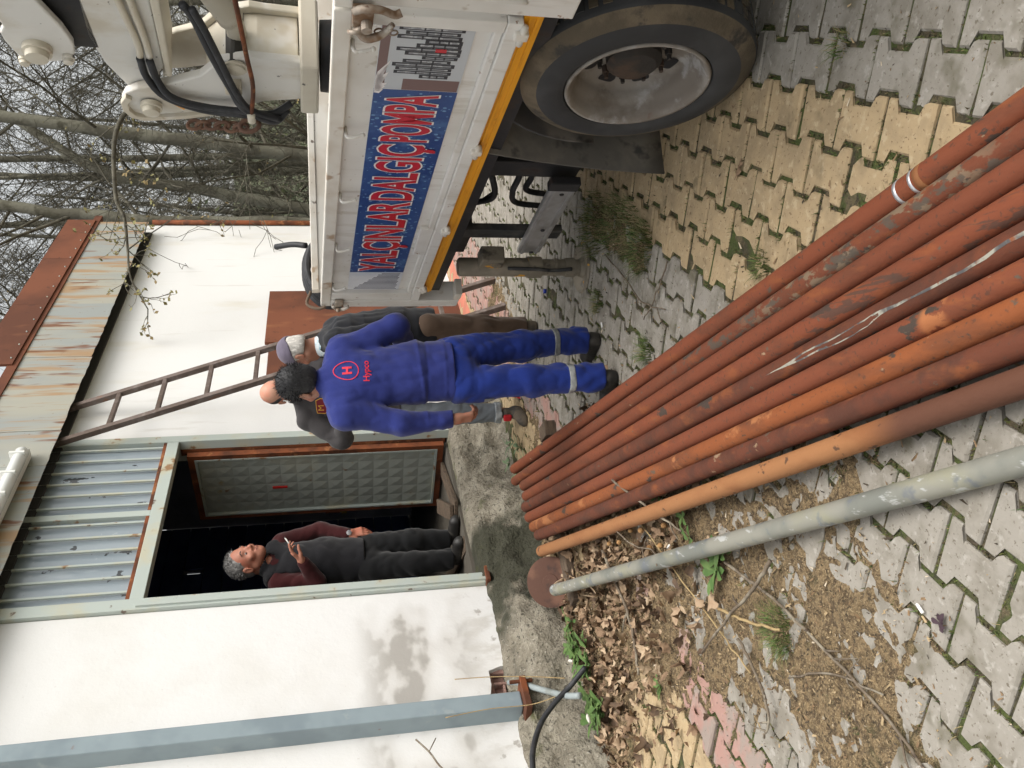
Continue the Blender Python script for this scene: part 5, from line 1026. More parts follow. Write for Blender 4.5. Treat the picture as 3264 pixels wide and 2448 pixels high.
S.cone((.08, 4.41, 1.0), (.085, 4.41, .90), .105, .112, .03, rr, 1.40); 
for a, b, c, q in ((hR, kR, aR, 1), (hL, kL, aL, 1)):
    a = np.array(a); b = np.array(b); c = np.array(c); S.cone(a, b, .098, .078, .028); S.cone(b, c + (0, 0, .0), .078, .072, .04)
S.warp(folds(.012, 8, 1.1, 17)); S.warp(folds(.0045, 43, 1.5, 38)); S.warp(lambda X, Y, Z: -.005 * np.sin(Z * 48 + 7 * np.sin(X * 12) + 6 * np.sin(Y * 10)) * np.exp(-((Z - .25) / .07) ** 2)); S.cut((0, 0, .175), (0, 0, -1)); S.cut((0, 0, 1.0), (0, 0, 1))
Dt = S.D.copy(); tr1 = add_part(S, 'trousers', mt_tblue, p1)
S.D = Dt - .0035; X_, Y_, Z_ = np.meshgrid(*S.ax, indexing='ij'); zc = np.where(X_ + .35 * (Y_ - 4.4) > .11, .362 + .06 * (X_ - .22), .345 + .05 * (X_ - .02)); S.D = np.maximum(S.D, (np.abs(Z_ - zc) - .0165).astype(np.float32)); add_part(S, 'reflective_band', mt_refl, p1)
S = SDF((-.2, 4.1, .09), (.42, 4.85, .28), .005); gR, gL = gz(.23, 4.55), gz(.02, 4.27)
shoe(S, (.245, 4.505), (.115, 4.735), gR); S2 = SDF((-.2, 4.1, .09), (.42, 4.85, .28), .005); shoe(S2, (.055, 4.245), (-.165, 4.375), gL); S.D = np.minimum(S.D, S2.D); S.warp(folds(.002, 2, 1, 60)); add_part(S, 'shoes', mt_shoe, p1)
S = SDF((-.08, 4.28, 1.56), (.16, 4.58, 1.84), .0045); h_ = np.array(hc); S.ell(h_ + ff * -.014 + np.array((0, 0, .024)), (.081, .103, .094), (rr, ff, (0, 0, 1)), .01); S.ell(h_ + ff * -.045 + np.array((0, 0, -.035)), (.066, .06, .06), (rr, ff, (0, 0, 1)), .03)
S.ell(h_ + ff * .085 + np.array((0, 0, -.05)), (.085, .085, .11), (rr, ff, (0, 0, 1)), .01, True); S.cut(h_ + np.array((0, 0, -.072)) - ff * .05, -np.array((0, 0, 1)) + ff * .35)
for s_ in (-1, 1): S.ell(h_ + rr * .085 * s_ + np.array((0, 0, -.032)), (.022, .03, .042), (rr, ff, (0, 0, 1)), .006, True)
S.warp(folds(.0022, 5, 1.6, 120)); add_part(S, 'hair', mt_hairk, p1); hairtuft('hair_strands', hc, ff, (0, 0, 1), 1., mt_hairk, p1, 1500, lambda x, y, z: (z > -.35 and y < .45) or z > .3, .030, 4)
for i_, (z0, r_) in enumerate(((1.578, .064),)): MB().lathe([(0, r_), (.024, r_ * .97), (.026, r_ * .90)], (.034, 4.425, z0), (.02, -.02, 1), 28, True).obj('shirt_collar', M('pale check shirt', (.62, .55, .56), .9, [((.45, .2, .25), 40, .55, .62, .6)]), p1, True)
bv = BVHTree.FromObject(jk1, bpy.context.evaluated_depsgraph_get()); nb = Vector((.28, -.96, 0)).normalized(); ux = Vector((-nb.y, nb.x, 0)); uy = Vector((.06, 0, 1)).normalized(); LO = Vector((.112, 4.25, 1.452))
def drop(rx, ry, n=30): return [(rx * math.cos(a) * (1 - .12 * math.sin(a)), ry * math.sin(a) * (1.12 if math.sin(a) > 0 else .95)) for a in [6.283 * i / n for i in range(n)]]
ring = subdiv_shape(*ring_shape(drop(.050, .060), .0045), 1); project(ring, LO, ux, uy, bv, .003, 'logo_ring', mt_logo, p1)
def word(txt, w, x0, y0, off=0.02):
    v, f = text_shape(txt, off); a = min(p[0] for p in v); b = max(p[0] for p in v); s_ = w / (b - a); return subdiv_shape([((p[0] - (a + b) / 2) * s_ + x0, p[1] * s_ + y0) for p in v], f, 1)
project(word('H', .040, 0, -.021, .045), LO, ux, uy, bv, .003, 'logo_letter', mt_logo, p1); project(word('Hypco', .108, -.004, -.105, .02), LO, ux, uy, bv, .003, 'logo_word', mt_logo, p1)
bt = BVHTree.FromObject(tr1, bpy.context.evaluated_depsgraph_get()); project(subdiv_shape([(0, 0), (.03, 0), (.03, .05), (0, .05)], [(0, 1, 2, 3)], 1), Vector((-.09, 4.33, .735)), Vector((.85, -.5, 0)).normalized(), Vector((0, 0, 1)), bt, .007, 'pocket_flap', mt_refl, p1)
project(subdiv_shape([(0, 0), (.012, 0), (.012, .04), (0, .04)], [(0, 1, 2, 3)], 1), Vector((-.075, 4.33, .60)), Vector((.85, -.5, 0)).normalized(), Vector((0, 0, 1)), bt, .004, 'red_mark', mt_logo, p1)
# ------------------------------------------------------------------ old man in cap, dark jacket, brown trousers
f2 = nrm((-.80, .60, 0)); r2 = nrm(np.cross(f2, (0, 0, 1))); fh = nrm((-.72, .66, -.22)); hc2 = (.262, 5.905, 1.745)
S = SDF((-.1, 5.4, .1), (.75, 6.4, 1.93), HB); P2 = head(S, hc2, fh, (0, 0, 1), 1.02); S.cone((.275, 5.90, 1.68), (.315, 5.92, 1.55), .056, .062, .03)
sL, sR = (.315, 5.76, 1.485), (.42, 6.10, 1.49); eL, eR = (.36, 5.70, 1.22), (.44, 6.16, 1.22); wL, wR = (.17, 5.78, 1.10), (.24, 6.10, 1.10)
S.cone((.36, 5.94, 1.42), (.40, 5.95, .95), .09, .09, .04, r2, 1.35)
for a, b, c in ((sL, eL, wL), (sR, eR, wR)): S.cone(a, b, .042, .036, .02); S.cone(b, c, .036, .026, .02)
for a, b, c in (((.40, 5.86, .90), (.385, 5.86, .52), (.385, 5.90, .19)), ((.41, 6.04, .90), (.39, 6.05, .52), (.36, 6.08, .19))): S.cone(a, b, .075, .05, .03); S.cone(b, c, .05, .032, .03)
hand(S, wL, (-.9, .3, -.1), (0, 0, -1), (.2, .9, 0), (.4, .4, .4, .4)); hand(S, wR, (-.9, -.1, -.1), (0, 0, -1), (.2, -.9, 0), (.4, .4, .4, .4))
p2 = add_part(S, 'person', mt_skin1, None); tag(p2, 'grey haired man in a violet grey cap and black jacket beside the ladder', 'person', 'men standing by the shed')
S = SDF((.05, 5.5, .78), (.72, 6.35, 1.64), .008); S.cone((.36, 5.94, 1.40), (.395, 5.95, 1.1), .135, .132, .05, r2, 1.32); S.cone((.395, 5.95, 1.1), (.40, 5.95, .82), .132, .128, .05, r2, 1.32); S.cone((.31, 5.92, 1.56), sL, .07, .075, .05); S.cone((.31, 5.92, 1.56), sR, .07, .075, .05)
for a, b, c in ((sL, eL, wL), (sR, eR, wR)): S.cone(a, b, .080, .068, .03); S.cone(b, c, .068, .05, .03)
S.cone((.30, 5.92, 1.55), (.285, 5.91, 1.60), .074, .074, .012); S.cone((.29, 5.91, 1.54), (.27, 5.90, 1.68), .058, .064, .01, sub=True)
S.warp(lambda X, Y, Z: .006 * np.abs(np.sin(Z * 36)) - .002); S.warp(folds(.007, 13, .7, 24)); S.cut((0, 0, .835), (0, 0, -1)); add_part(S, 'jacket', mt_blackcl, p2)
S = SDF((.18, 5.65, .16), (.62, 6.3, .95), .008); S.cone((.40, 5.95, .95), (.405, 5.95, .88), .10, .10, .03, r2, 1.35)
for a, b, c in (((.40, 5.86, .88), (.39, 5.86, .52), (.39, 5.89, .20)), ((.41, 6.04, .88), (.39, 6.05, .52), (.36, 6.08, .20))): S.cone(a, b, .092, .076, .03); S.cone(b, c, .076, .066, .04)
S.warp(folds(.010, 17, .8, 24)); S.cut((0, 0, .215), (0, 0, -1)); add_part(S, 'trousers', mt_brown, p2)
S = SDF((0, 5.6, .1), (.6, 6.4, .33), .006); shoe(S, (.43, 5.86), (.21, 5.98), gz(.35, 5.9)); S2 = SDF((0, 5.6, .1), (.6, 6.4, .33), .006); shoe(S2, (.41, 6.05), (.17, 6.14), gz(.3, 6.1)); S.D = np.minimum(S.D, S2.D); add_part(S, 'shoes', mt_suede, p2)
S = SDF((.1, 5.75, 1.60), (.43, 6.08, 1.93), .005); u2 = nrm(np.array((0, 0, 1)) - fh * fh[2]); rh = np.cross(fh, u2); h_ = np.array(hc2); S.ell(h_ + (fh * -.012 + u2 * .030) * 1.02, (.086, .107, .098), (rh, fh, u2), .01); S.cut(h_ + u2 * .018 - fh * .02, -u2 - fh * .14); S.ell(h_ + fh * -.108 + u2 * .022, (.034, .04, .020), (rh, fh, u2), .006, True); S.warp(folds(.0025, 4, 1, 40)); cp_ = add_part(S, 'cap', mt_cap, p2)
S = SDF((-.0, 5.75, 1.60), (.43, 6.2, 1.93), .005); S.ell(h_ + fh * .125 + u2 * .022, (.070, .075, .010), (rh, nrm(fh - u2 * .2), nrm(u2 + fh * .2)), .01); add_part(S, 'cap_peak', mt_cap, p2)
S = SDF((.1, 5.75, 1.58), (.43, 6.08, 1.93), .005); S.ell(h_ + (fh * -.014 + u2 * .018) * 1.02, (.080, .100, .09), (rh, fh, u2), .01); S.ell(h_ - fh * .05 - u2 * .04, (.064, .058, .05), (rh, fh, u2), .03); S.ell(h_ + fh * .085 - u2 * .03, (.09, .10, .12), (rh, fh, u2), .01, True); S.cut(h_ - u2 * .062 - fh * .05, -u2 + fh * .35)
for s_ in (-1, 1): S.ell(h_ + rh * .085 * s_ - u2 * .030 - fh * .01, (.02, .03, .042), (rh, fh, u2), .006, True)
S.warp(folds(.002, 6, 1.6, 110)); add_part(S, 'hair', mt_hairw, p2); hairtuft('beard', np.array(hc2) + fh * .02 - u2 * .05, fh, u2, .86, mt_hairw, p2, 900, lambda x, y, z: z < -.25 and y > .1, .012, 5)
MB().lathe([(-.035, .078), (.0, .070), (.035, .062), (.036, .055)], (.292, 5.912, 1.595), (-.10, -.02, 1), 28, True).obj('shirt_collar', M('blue check shirt', (.60, .68, .72), .9, [((.12, .35, .45), 30, .54, .62, .7, (1, 1, 3)), ((.75, .78, .8), 50, .5, .6, .6)]), p2, True)
# ------------------------------------------------------------------ bald man bowing his head
hc3 = (.005, 6.04, 1.885); f3 = nrm((.30, -.80, -.62)); u3 = nrm((-.08, -.50, .86)); ft = nrm((.28, -.96, 0)); r3 = nrm(np.cross(ft, (0, 0, 1)))
s3R, s3L = (-.195, 6.24, 1.69), (.17, 6.34, 1.68); e3R, e3L = (-.345, 6.20, 1.47), (.28, 6.26, 1.44); w3R, w3L = (-.155, 5.99, 1.45), (.14, 6.02, 1.42)
S = SDF((-.55, 5.75, .15), (.45, 6.6, 2.05), HB); head(S, hc3, f3, u3, 1.02); S.cone((-.005, 6.14, 1.83), (-.02, 6.26, 1.72), .056, .064, .03); S.cone((-.02, 6.28, 1.62), (-.10, 6.32, 1.10), .09, .09, .04, r3, 1.4)
for a, b, c in ((s3R, e3R, w3R), (s3L, e3L, w3L)): S.cone(a, b, .042, .036, .02); S.cone(b, c, .036, .026, .02)
l3 = (((-.19, 6.31, 1.06), (-.20, 6.30, .66), (-.205, 6.33, .28)), ((0.0, 6.35, 1.06), (.0, 6.38, .66), (.0, 6.42, .28)))
for a, b, c in l3: S.cone(a, b, .075, .05, .03); S.cone(b, c, .05, .034, .03)
hand(S, w3R, (.8, -.3, 0), (.1, .9, 0), (0, 0, 1), (.5, .5, .5, .5)); hand(S, w3L, (-.8, -.3, 0), (-.1, .9, 0), (0, 0, 1), (.5, .5, .5, .5))
p3 = add_part(S, 'person', mt_skin2, None); tag(p3, 'bald man in a charcoal jacket bowing his head behind the blue worker', 'person', 'men standing by the shed')
S = SDF((-.5, 5.85, 1.0), (.42, 6.55, 1.84), .0075); S.cone((-.02, 6.28, 1.60), (-.08, 6.31, 1.28), .135, .125, .05, r3, 1.38); S.cone((-.08, 6.31, 1.28), (-.10, 6.32, 1.04), .125, .128, .05, r3, 1.38); S.cone((-.02, 6.25, 1.73), s3R, .07, .078, .05); S.cone((-.02, 6.25, 1.73), s3L, .07, .078, .05)
for a, b, c in ((s3R, e3R, w3R), (s3L, e3L, w3L)): S.cone(a, b, .082, .070, .03); S.cone(b, c, .070, .052, .03)
S.cone((-.02, 6.25, 1.72), (-.015, 6.20, 1.78), .078, .076, .012); S.cone((-.015, 6.22, 1.74), (-.005, 6.14, 1.86), .058, .066, .01, sub=True); S.warp(folds(.010, 21, 1.1, 18)); S.warp(folds(.004, 45, 1, 40)); S.cut((0, 0, 1.06), (0, 0, -1)); jk3 = add_part(S, 'jacket', mt_greyj, p3)
S = SDF((-.35, 6.1, .2), (.2, 6.6, 1.12), .0075); S.cone((-.10, 6.32, 1.12), (-.10, 6.32, 1.04), .105, .11, .03, r3, 1.35)
for a, b, c in l3: S.cone(a, b, .095, .078, .03); S.cone(b, c, .078, .070, .04)
S.warp(folds(.010, 23, .8, 24)); S.cut((0, 0, .33), (0, 0, -1)); Dj = S.D.copy(); add_part(S, 'jeans', mt_jean, p3); S.D = np.maximum(Dj - .008, (np.abs(np.meshgrid(*S.ax, indexing='ij')[2] - .352) - .025).astype(np.float32)); S.warp(folds(.003, 9, 1, 50)); add_part(S, 'jean_cuffs', M('pale denim cuff', (.33, .35, .36), .9, [((.22, .24, .26), 20, .45, .65)]), p3)
gz3 = gz(-.25, 6.25); S = SDF((-.5, 5.95, gz3 - .02), (.2, 6.6, gz3 + .20), .006); shoe(S, (-.19, 6.36), (-.275, 6.09), gz3, hgt=.12); S2 = SDF((-.5, 5.95, gz3 - .02), (.2, 6.6, gz3 + .20), .006); shoe(S2, (.01, 6.46), (.04, 6.18), gz3, hgt=.12); S.D = np.minimum(S.D, S2.D); S.warp(folds(.003, 3, 1, 50)); add_part(S, 'shoes', mt_suede, p3)
MB().box((-.245, 6.255, gz3 + .115), (.05, .03, .06), Matrix.Rotation(-.4, 3, 'Z')).obj('red_tongue', mt_redl, p3, bevel=.012)
S = SDF((-.14, 5.88, 1.75), (.15, 6.2, 2.03), .005); h_ = np.array(hc3); ru = np.cross(f3, u3); S.ell(h_ + (f3 * -.014 + u3 * .016) * 1.02, (.080, .099, .086), (ru, f3, u3), .01); S.ell(h_ + u3 * .085 + f3 * .02, (.074, .12, .095), (ru, f3, u3), .01, True); S.ell(h_ + f3 * .09 - u3 * .03, (.085, .085, .10), (ru, f3, u3), .01, True); S.cut(h_ - u3 * .06 - f3 * .05, -u3 + f3 * .3)
for s_ in (-1, 1): S.ell(h_ + ru * .085 * s_ - u3 * .030, (.02, .03, .040), (ru, f3, u3), .006, True)
add_part(S, 'hair', hairm('dark grey hair', (.045, .042, .04)), p3)
bj = BVHTree.FromObject(jk3, bpy.context.evaluated_depsgraph_get()); nb = Vector((-.05, -.99, .1)).normalized(); ux = Vector((.99, -.05, 0)).normalized(); uy = nb.cross(ux).normalized(); LO = Vector((-.118, 6.05, 1.60))
mt_mar = M('maroon patch', (.16, .012, .02), .8); mt_gold = M('gold stitching', (.62, .33, .05), .7)
shp = [(-.045, .045), (-.015, .05), (.045, .052), (.06, .02), (.05, -.035), (.02, -.06), (-.02, -.05), (-.05, -.01)]
project(subdiv_shape(shp, [tuple(range(8))], 2), LO, ux, uy, bj, .003, 'emblem_patch', mt_mar, p3); project(subdiv_shape(*ring_shape(shp, .005), 1), LO, ux, uy, bj, .0055, 'emblem_edge', mt_gold, p3); project(word('M', .036, -.008, -.002, .0), LO, ux, uy, bj, .0055, 'emblem_letter', mt_gold, p3); project(word('D', .024, .022, -.04, .0), LO, ux, uy, bj, .0055, 'emblem_letter', mt_gold, p3)
# ------------------------------------------------------------------ man smoking in the doorway
FZ = .62
f4 = nrm((.86, -.50, .06)); u4 = nrm((-.03, -.04, 1)); fb4 = nrm((.80, -.60, 0)); r4 = nrm(np.cross(fb4, (0, 0, 1))); hc4 = (-1.148, 6.26, 2.165)
s4R, s4L = (-1.315, 6.18, 1.925), (-1.07, 6.44, 1.91); e4R, e4L = (-1.305, 6.13, 1.665), (-1.00, 6.50, 1.64); w4R, w4L = (-1.150, 6.08, 1.752), (-1.025, 6.40, 1.43)
S = SDF((-1.6, 5.85, FZ - .05), (-.78, 6.75, 2.36), HB); P4 = head(S, hc4, f4, u4, 1.17); S.cone((-1.185, 6.285, 2.09), (-1.20, 6.31, 1.95), .068, .074, .03); S.cone((-1.20, 6.31, 1.86), (-1.20, 6.33, 1.35), .095, .10, .04, r4, 1.4)
for a, b, c in ((s4R, e4R, w4R), (s4L, e4L, w4L)): S.cone(a, b, .045, .038, .02); S.cone(b, c, .038, .028, .02)
l4 = (((-1.26, 6.25, 1.30), (-1.24, 6.20, .97), (-1.23, 6.22, .70)), ((-1.14, 6.40, 1.30), (-1.10, 6.36, .97), (-1.12, 6.40, .70)))
for a, b, c in l4: S.cone(a, b, .08, .055, .03); S.cone(b, c, .055, .035, .03)
tips = hand(S, w4R, (.60, -.12, .62), (.60, .15, -.62), (-.5, -.2, .65), (.25, .38, .55, .7), 1.12, (.7, .2, .55)); hand(S, w4L, (.12, .02, -1), (-.6, .5, 0), (.55, -.6, 0), (.2, .25, .3, .35), 1.1)
p4 = add_part(S, 'person', mt_skin3, None); tag(p4, 'grey haired man in a dark vest smoking in the open doorway', 'person', 'men standing by the shed')
S = SDF((-1.6, 5.85, 1.3), (-.8, 6.75, 2.06), .0075); S.cone((-1.20, 6.31, 1.84), (-1.20, 6.33, 1.35), .105, .105, .04, r4, 1.38); S.cone((-1.20, 6.30, 1.97), s4R, .072, .075, .05); S.cone((-1.20, 6.30, 1.97), s4L, .072, .075, .05)
for a, b, c in ((s4R, e4R, w4R), (s4L, e4L, w4L)): S.cone(a, b, .072, .060, .03); c = np.array(b) + (np.array(c) - np.array(b)) * .93; S.cone(b, c, .060, .046, .03)
S.warp(folds(.007, 31, .8, 26)); S.cone((-1.195, 6.295, 1.97), (-1.18, 6.28, 2.14), .066, .07, .01, sub=True); S.cut((0, 0, 1.36), (0, 0, -1)); add_part(S, 'sweater', mt_maroon, p4)
S = SDF((-1.55, 5.95, 1.28), (-.85, 6.75, 2.10), .0075); S.cone((-1.20, 6.31, 1.83), (-1.20, 6.32, 1.60), .130, .140, .05, r4, 1.30); S.cone((-1.20, 6.32, 1.60), (-1.205, 6.33, 1.31), .140, .138, .05, r4, 1.28); S.cone((-1.20, 6.31, 1.98), (-1.27, 6.23, 1.955), .076, .085, .05); S.cone((-1.20, 6.31, 1.98), (-1.11, 6.40, 1.945), .076, .085, .05); S.cone((-1.195, 6.30, 1.96), (-1.185, 6.29, 2.03), .084, .088, .012)
S.cone((-1.185, 6.285, 1.99), (-1.17, 6.27, 2.14), .068, .078, .01, sub=True); S.cone(s4R, e4R, .080, .066, .01, sub=True); S.cone(s4L, e4L, .080, .066, .01, sub=True); S.warp(folds(.006, 33, .9, 24)); S.cut((0, 0, 1.325), (0, 0, -1)); add_part(S, 'vest', mt_vest, p4)
S = SDF((-1.5, 5.95, FZ), (-.85, 6.7, 1.42), .0085); S.cone((-1.20, 6.33, 1.40), (-1.20, 6.33, 1.30), .112, .115, .03, r4, 1.3)
for a, b, c in l4: S.cone(a, b, .108, .085, .03); S.cone(b, c, .085, .078, .04)
S.warp(folds(.010, 35, .8, 22)); S.cut((0, 0, .68), (0, 0, -1)); add_part(S, 'trousers', mt_dtrou, p4)
S = SDF((-1.5, 5.9, FZ - .01), (-.8, 6.7, FZ + .2), .007); shoe(S, (-1.28, 6.27), (-1.06, 6.12), FZ); S2 = SDF((-1.5, 5.9, FZ - .01), (-.8, 6.7, FZ + .2), .007); shoe(S2, (-1.16, 6.44), (-.93, 6.30), FZ); S.D = np.minimum(S.D, S2.D); add_part(S, 'shoes', mt_shoe, p4)
S = SDF((-1.33, 6.08, 2.02), (-.97, 6.42, 2.35), .005); h_ = np.array(hc4); ru = np.cross(f4, u4); k_ = 1.17; S.ell(h_ + (f4 * -.020 + u4 * .030) * k_, np.array((.080, .098, .090)) * k_, (ru, f4, u4), .01); S.ell(h_ + (f4 * -.06 - u4 * .03) * k_, np.array((.06, .05, .05)) * k_, (ru, f4, u4), .03); S.ell(h_ + (f4 * .10 - u4 * .02) * k_, np.array((.095, .078, .098)) * k_, (ru, f4, u4), .01, True); S.cut(h_ + (-u4 * .055 - f4 * .05) * k_, -u4 + f4 * .4)
for s_ in (-1, 1): S.ell(h_ + (ru * .085 * s_ - u4 * .026 - f4 * .008) * k_, np.array((.02, .030, .042)) * k_, (ru, f4, u4), .006, True)
S.warp(folds(.003, 7, 1.5, 110)); add_part(S, 'hair', mt_hairg, p4); hairtuft('hair_strands', hc4, f4, u4, 1.17, mt_hairg, p4, 1300, lambda x, y, z: (z > .45 and y < .75) or (z > -.2 and y < -.1), .026, 6)
for s_ in (-1, 1):
    MB().tube(curve_pts([Vector(P4(s_ * .016, .093, .008)), Vector(P4(s_ * .032, .092, .014)), Vector(P4(s_ * .048, .078, .006))], 4), [.002, .003, .0035, .004, .004, .0035, .003, .0025, .0015], 6).obj('eyebrow', hairm('brow', (.09, .08, .075)), p4, True)
    e = MB().ball(P4(s_ * .031, .0785, -.020), .0115, 10, 8).obj('eye', M('eye white', (.30, .26, .24), .3), p4, True); MB().ball(P4(s_ * .031 + .003, .0885, -.021), .0060, 8, 6).obj('iris', M('dark iris', (.03, .02, .015), .2), e, True)
MB().tube(curve_pts([Vector(P4(-.02, .0935, -.083)), Vector(P4(0, .099, -.0835)), Vector(P4(.02, .0935, -.083))], 4), .0028, 6).obj('lips', M('lip', (.26, .09, .075), .5), p4, True)
wd = (np.array(w4L) - np.array(e4L)); wd = nrm(wd); MB().lathe([(-.012, .030), (-.012, .034), (.012, .034), (.012, .030)], Vector(np.array(w4L) - wd * .005), Vector(wd), 20, True).obj('watch_strap', mt_shoe, p4, True); MB().lathe([(0, .020), (.012, .019), (.013, .001)], Vector(np.array(w4L) + np.array((.012, -.030, 0))), (.3, -1, 0), 16, True).obj('watch_face', M('watch steel', (.5, .5, .52), .25, metal=.8), p4)
t0 = Vector((tips[0] + tips[1]) / 2) + Vector((-.006, -.006, .002)); dirc = Vector((.75, -.15, .45)).normalized(); cg = MB().tube([t0 - dirc * .03, t0 + dirc * .05], .0048, 10).obj('cigarette', mt_white, None, True); tag(cg, 'lit cigarette held by the man in the doorway', 'cigarette'); MB().tube([t0 + dirc * .05, t0 + dirc * .057], .0046, 10).obj('ash', M('ash', (.12, .115, .11), .9), cg, True)
p4.location = cg.location = Vector((-.045, .235, .012))
# ================================================================== TREES
mt_bark = M('plane tree bark', (.115, .108, .082), .9, [((.185, .18, .14), 3.2, .46, .58), ((.09, .085, .06), 5, .54, .66), ((.24, .24, .19), 9, .62, .70, .6)], (22, .5, .02))
mt_branch = M('branch bark', (.085, .078, .058), .9, [((.135, .125, .095), 5, .45, .62), ((.06, .055, .042), 14, .5, .66)], (40, .4, .01))
mt_bud = [M('young leaf', (.16, .155, .055), .6, [((.22, .185, .06), 20, .4, .65)]), M('bud brown', (.20, .145, .06), .7)]
def rvec(): return Vector((random.gauss(0, 1), random.gauss(0, 1), random.gauss(0, 1)))
class Tree:
    def __init__(s): s.tr = MB(); s.br = MB(); s.bu = MB()
    def bud(s, p, sz):
        for q in range(random.randint(1, 2)):
            d = rvec().normalized(); e = d.orthogonal().normalized() * sz * .5; t = p + d * sz; s.bu.cur = 0 if random.random() < .6 else 1
            s.bu.add([p, p + d * sz * .5 + e, t, p + d * sz * .5 - e], [(0, 1, 2, 3)])
    def grow(s, p, d, L, r, lvl, maxl, buds, droop=.0, kids=(4, 6)):
        n = 5 if lvl < 2 else 4; pts = [p]; c = p; dd = d.normalized(); ds = []
        for i in range(n):
            dd = (dd + rvec() * (.10 + .05 * lvl) + Vector((0, 0, .06 - droop * lvl))).normalized(); c = c + dd * (L / n); pts.append(c); ds.append(dd.copy())
        s.br.tube(pts, [max(.0035, r * (1 - .72 * i / n)) for i in range(n + 1)], 6 if lvl == 0 else (4 if lvl == 1 else 3), cap=False)
        if lvl >= maxl:
            if random.random() < buds: s.bud(c, random.uniform(.015, .035))
            return
        for k in range(random.randint(*kids)):
            t = random.uniform(.22, 1); i = min(n - 1, int(t * n)); q = pts[i].lerp(pts[i + 1], t * n - i); side = rvec(); side = (side - ds[i] * side.dot(ds[i])).normalized()
            s.grow(q, ds[i] * random.uniform(.5, 1.0) + side * random.uniform(.5, 1.0), L * random.uniform(.42, .66), r * (1 - .72 * t) * .62 + .001, lvl + 1, maxl, buds, droop, kids)
def tree(trunk, r0, r1, label, seed, nb=14, bl=(1.2, 2.6), maxl=3, buds=.10, z0=.12, kids=(4, 6), bark=None):
    random.seed(seed); T = Tree(); ctrl = [Vector(p) for p in trunk]; base = ctrl[0]; pts = curve_pts([Vector((p.x - base.x, p.y - base.y, p.z - base.z)) for p in ctrl], 6); n = len(pts)
    pts = [p + Vector((random.gauss(0, .012), random.gauss(0, .012), 0)) for p in pts]; rad = [r0 + (r1 - r0) * i / (n - 1) for i in range(n)]; rad[0] *= 1.35; rad[1] *= 1.12
    T.tr.tube(pts, rad, 12)
    for k in range(nb):
        t = z0 + (1 - z0) * (k + random.random()) / nb; x = t * (n - 1); i = min(n - 2, int(x)); q = pts[i].lerp(pts[i + 1], x - i); ax_ = (pts[i + 1] - pts[i]).normalized(); a = random.uniform(0, 6.28); side = ax_.orthogonal().normalized(); side = Matrix.Rotation(a, 3, ax_) @ side
        T.grow(q, ax_ * random.uniform(.35, 1.1) + side, random.uniform(*bl), (r0 + (r1 - r0) * t) * random.uniform(.2, .36), 0, maxl, buds, .02, kids)
    root = empty('plane_tree', Matrix.Translation(base), label, 'tree', 'bare trees behind the truck')
    T.tr.obj('trunk', bark or mt_bark, root, True); T.br.obj('crown', mt_branch, root, True)
    if T.bu.f: o = T.bu.obj('young_leaves', mt_bud, root); o['kind'] = 'stuff'
    return root
tree([(3.35, 13, .0), (3.41, 13, 1.76), (3.61, 13, 3.83), (3.84, 13, 5.82), (4.0, 13, 8.4)], .115, .065, 'thickest plane tree trunk behind the truck bed, right of the chain', 1, 20, (1.3, 2.8))
tree([(2.30, 12.5, .0), (2.32, 12.5, 1.74), (2.36, 12.5, 3.78), (2.53, 12.5, 5.69), (2.62, 12.5, 8)], .10, .06, 'plane tree trunk rising just behind the corner of the shed', 2, 18, (1.2, 2.6))
tree([(4.2, 16, .1), (4.15, 16, 2.83), (4.02, 16, 6.83), (4.0, 16, 8.5)], .075, .04, 'slender straight tree between the two thick trunks', 3, 16, (1.2, 2.4))
tree([(2.8, 15, .1), (3.0, 15, 1.77), (3.37, 15, 3.74), (3.55, 15, 4.91), (4.34, 15, 6.19), (5.0, 15, 7.2)], .11, .06, 'leaning tree crossing behind the slender trunk', 4, 18, (1.2, 2.6))
tree([(5.3, 17, .1), (5.55, 17, 2.02), (6.29, 17, 4.50), (6.82, 17, 7.08)], .12, .05, 'tree leaning right behind the loader crane', 5, 18, (1.3, 2.6))
tree([(6.6, 15, .1), (6.5, 15, 2.5), (6.3, 15, 5.0), (6.4, 15, 7.5)], .10, .05, 'tree partly hidden behind the crane boom', 6, 18, (1.2, 2.4))
tree([(1.5, 17, .1), (1.4, 17, 3.0), (1.3, 17, 6.0), (1.5, 17, 8.5)], .14, .06, 'bare tree showing above the rusty roof flashing', 7, 20, (1.3, 2.8), z0=.35)
tree([(3.6, 20, .2), (3.5, 20, 3.5), (3.7, 20, 7.0), (3.6, 20, 9)], .12, .05, 'further tree seen between the trunks near the shed corner', 8, 18, (1.5, 3.0), maxl=3)
tree([(5.2, 21, .2), (5.1, 21, 3.5), (4.9, 21, 7.0), (5.0, 21, 9.5)], .13, .05, 'further tree seen left of the crane', 9, 18, (1.5, 3.0), maxl=3)
tree([(7.6, 19, .2), (7.5, 19, 3.5), (7.7, 19, 7.0), (7.6, 19, 9)], .12, .05, 'furthest right tree behind the crane cylinder', 10, 18, (1.5, 3.0), maxl=3)
for k_, (x, y, ln_) in enumerate(((2.9, 18.5, .2), (4.6, 18, -.3), (6.1, 22, .3), (2.0, 21, -.2), (4.3, 23, .4))):
    tree([(x, y, .1), (x + ln_ * .3, y, 2.6), (x + ln_, y, 5.4), (x + ln_ * 1.6, y, 8.4)], .075, .03, ['thin pale tree behind the leaning tree', 'thin dark tree behind the slender straight tree', 'thin tree far behind the crane hoses', 'thin tree far behind the shed corner', 'thinnest tree in the far middle'][k_], 40 + k_, 16, (1.4, 2.8), kids=(3, 5))
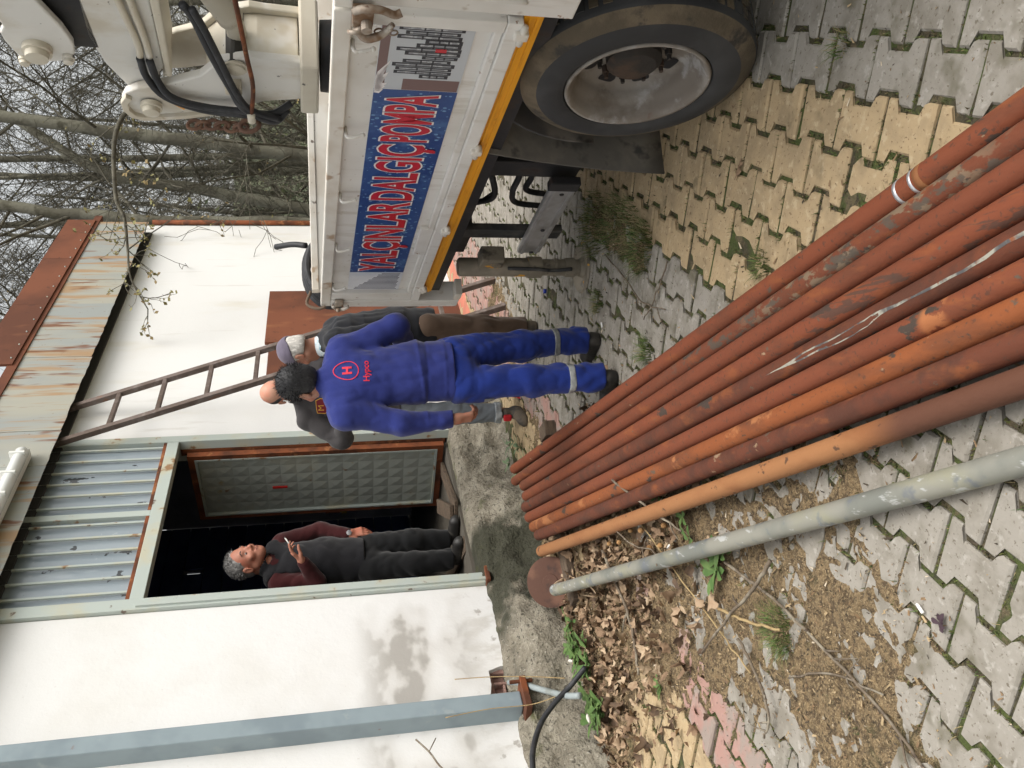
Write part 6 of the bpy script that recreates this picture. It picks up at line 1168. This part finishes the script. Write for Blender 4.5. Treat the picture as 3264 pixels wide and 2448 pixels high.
# budding branch hanging in front of the fascia
random.seed(31); T = Tree(); main = curve_pts([(3.4, 9.2, 2.2), (2.84, 8.8, 2.65), (2.77, 8.8, 3.21), (2.48, 8.8, 3.44), (1.89, 8.8, 3.46), (1.68, 8.8, 3.39), (1.38, 8.8, 3.37), (1.09, 8.6, 3.31), (.80, 8.6, 3.17)], 5); n = len(main)
T.br.tube(main, [.032 - .026 * i / (n - 1) for i in range(n)], 7)
def spray(p, d, L, r, k):
    pts = [p]; c = p; dd = d.normalized()
    for i in range(4): dd = (dd + rvec() * .18).normalized(); c = c + dd * L / 4; pts.append(c)
    T.br.tube(pts, [r * (1 - .6 * i / 4) for i in range(5)], 4, cap=False)
    for q in range(2):
        T.bud(pts[random.randint(1, 4)], random.uniform(.02, .038))
    T.bud(c, .045)
    if k > 0:
        for q in range(3): i = random.randint(1, 3); spray(pts[i], dd + rvec() * .8, L * .6, r * .6, k - 1)
for i in range(10, n, 2):
    for q in range(1):
        d = (main[min(n - 1, i + 1)] - main[i - 1]).normalized() * .6 + Vector((random.gauss(-.1, .5), random.gauss(-.1, .4), random.gauss(-.15, .6))); spray(main[i], d, random.uniform(.18, .42), .007, 1)
spray(Vector((1.38, 8.8, 3.37)), Vector((.1, -.2, -.6)), .75, .009, 2)
root = empty('budding_branch', None, 'thin branch with young leaves hanging before the rusty fascia', 'branch'); T.br.obj('stem', mt_branch, root, True); o = T.bu.obj('young_leaves', mt_bud, root); o['kind'] = 'stuff'
# undergrowth and twigs further back, one mass
random.seed(77); U = MB(); mt_un = [M('undergrowth green', (.055, .075, .032), .8), M('undergrowth brown', (.085, .075, .05), .9), M('undergrowth pale', (.12, .14, .06), .8)]
for k in range(5200):
    x = random.uniform(-3, 15); y = random.uniform(19, 27); h = 4.2 * random.random() ** 1.3; p = Vector((x, y, .2 + h)); s = random.uniform(.05, .16); d = rvec().normalized(); e = d.orthogonal().normalized(); U.cur = random.choices((0, 1, 2), (4, 4, 2))[0]
    U.add([p - d * s, p + e * s * .45, p + d * s, p - e * s * .45], [(0, 1, 2, 3)])
for k in range(1500):
    x = random.uniform(-3, 15); y = random.uniform(17, 27); p = Vector((x, y, random.uniform(.1, 2.5))); d = (rvec() * .5 + Vector((0, 0, 1))).normalized(); L_ = random.uniform(.8, 2.6); q = p + d * L_ * .5 + rvec() * .12; U.cur = 1; U.tube([p, q, p + d * L_ + rvec() * .2], [.012, .008, .003], 3, cap=False)
tag(U.obj('undergrowth', mt_un), 'tangled green and brown undergrowth behind the trees', 'undergrowth', kind='stuff')
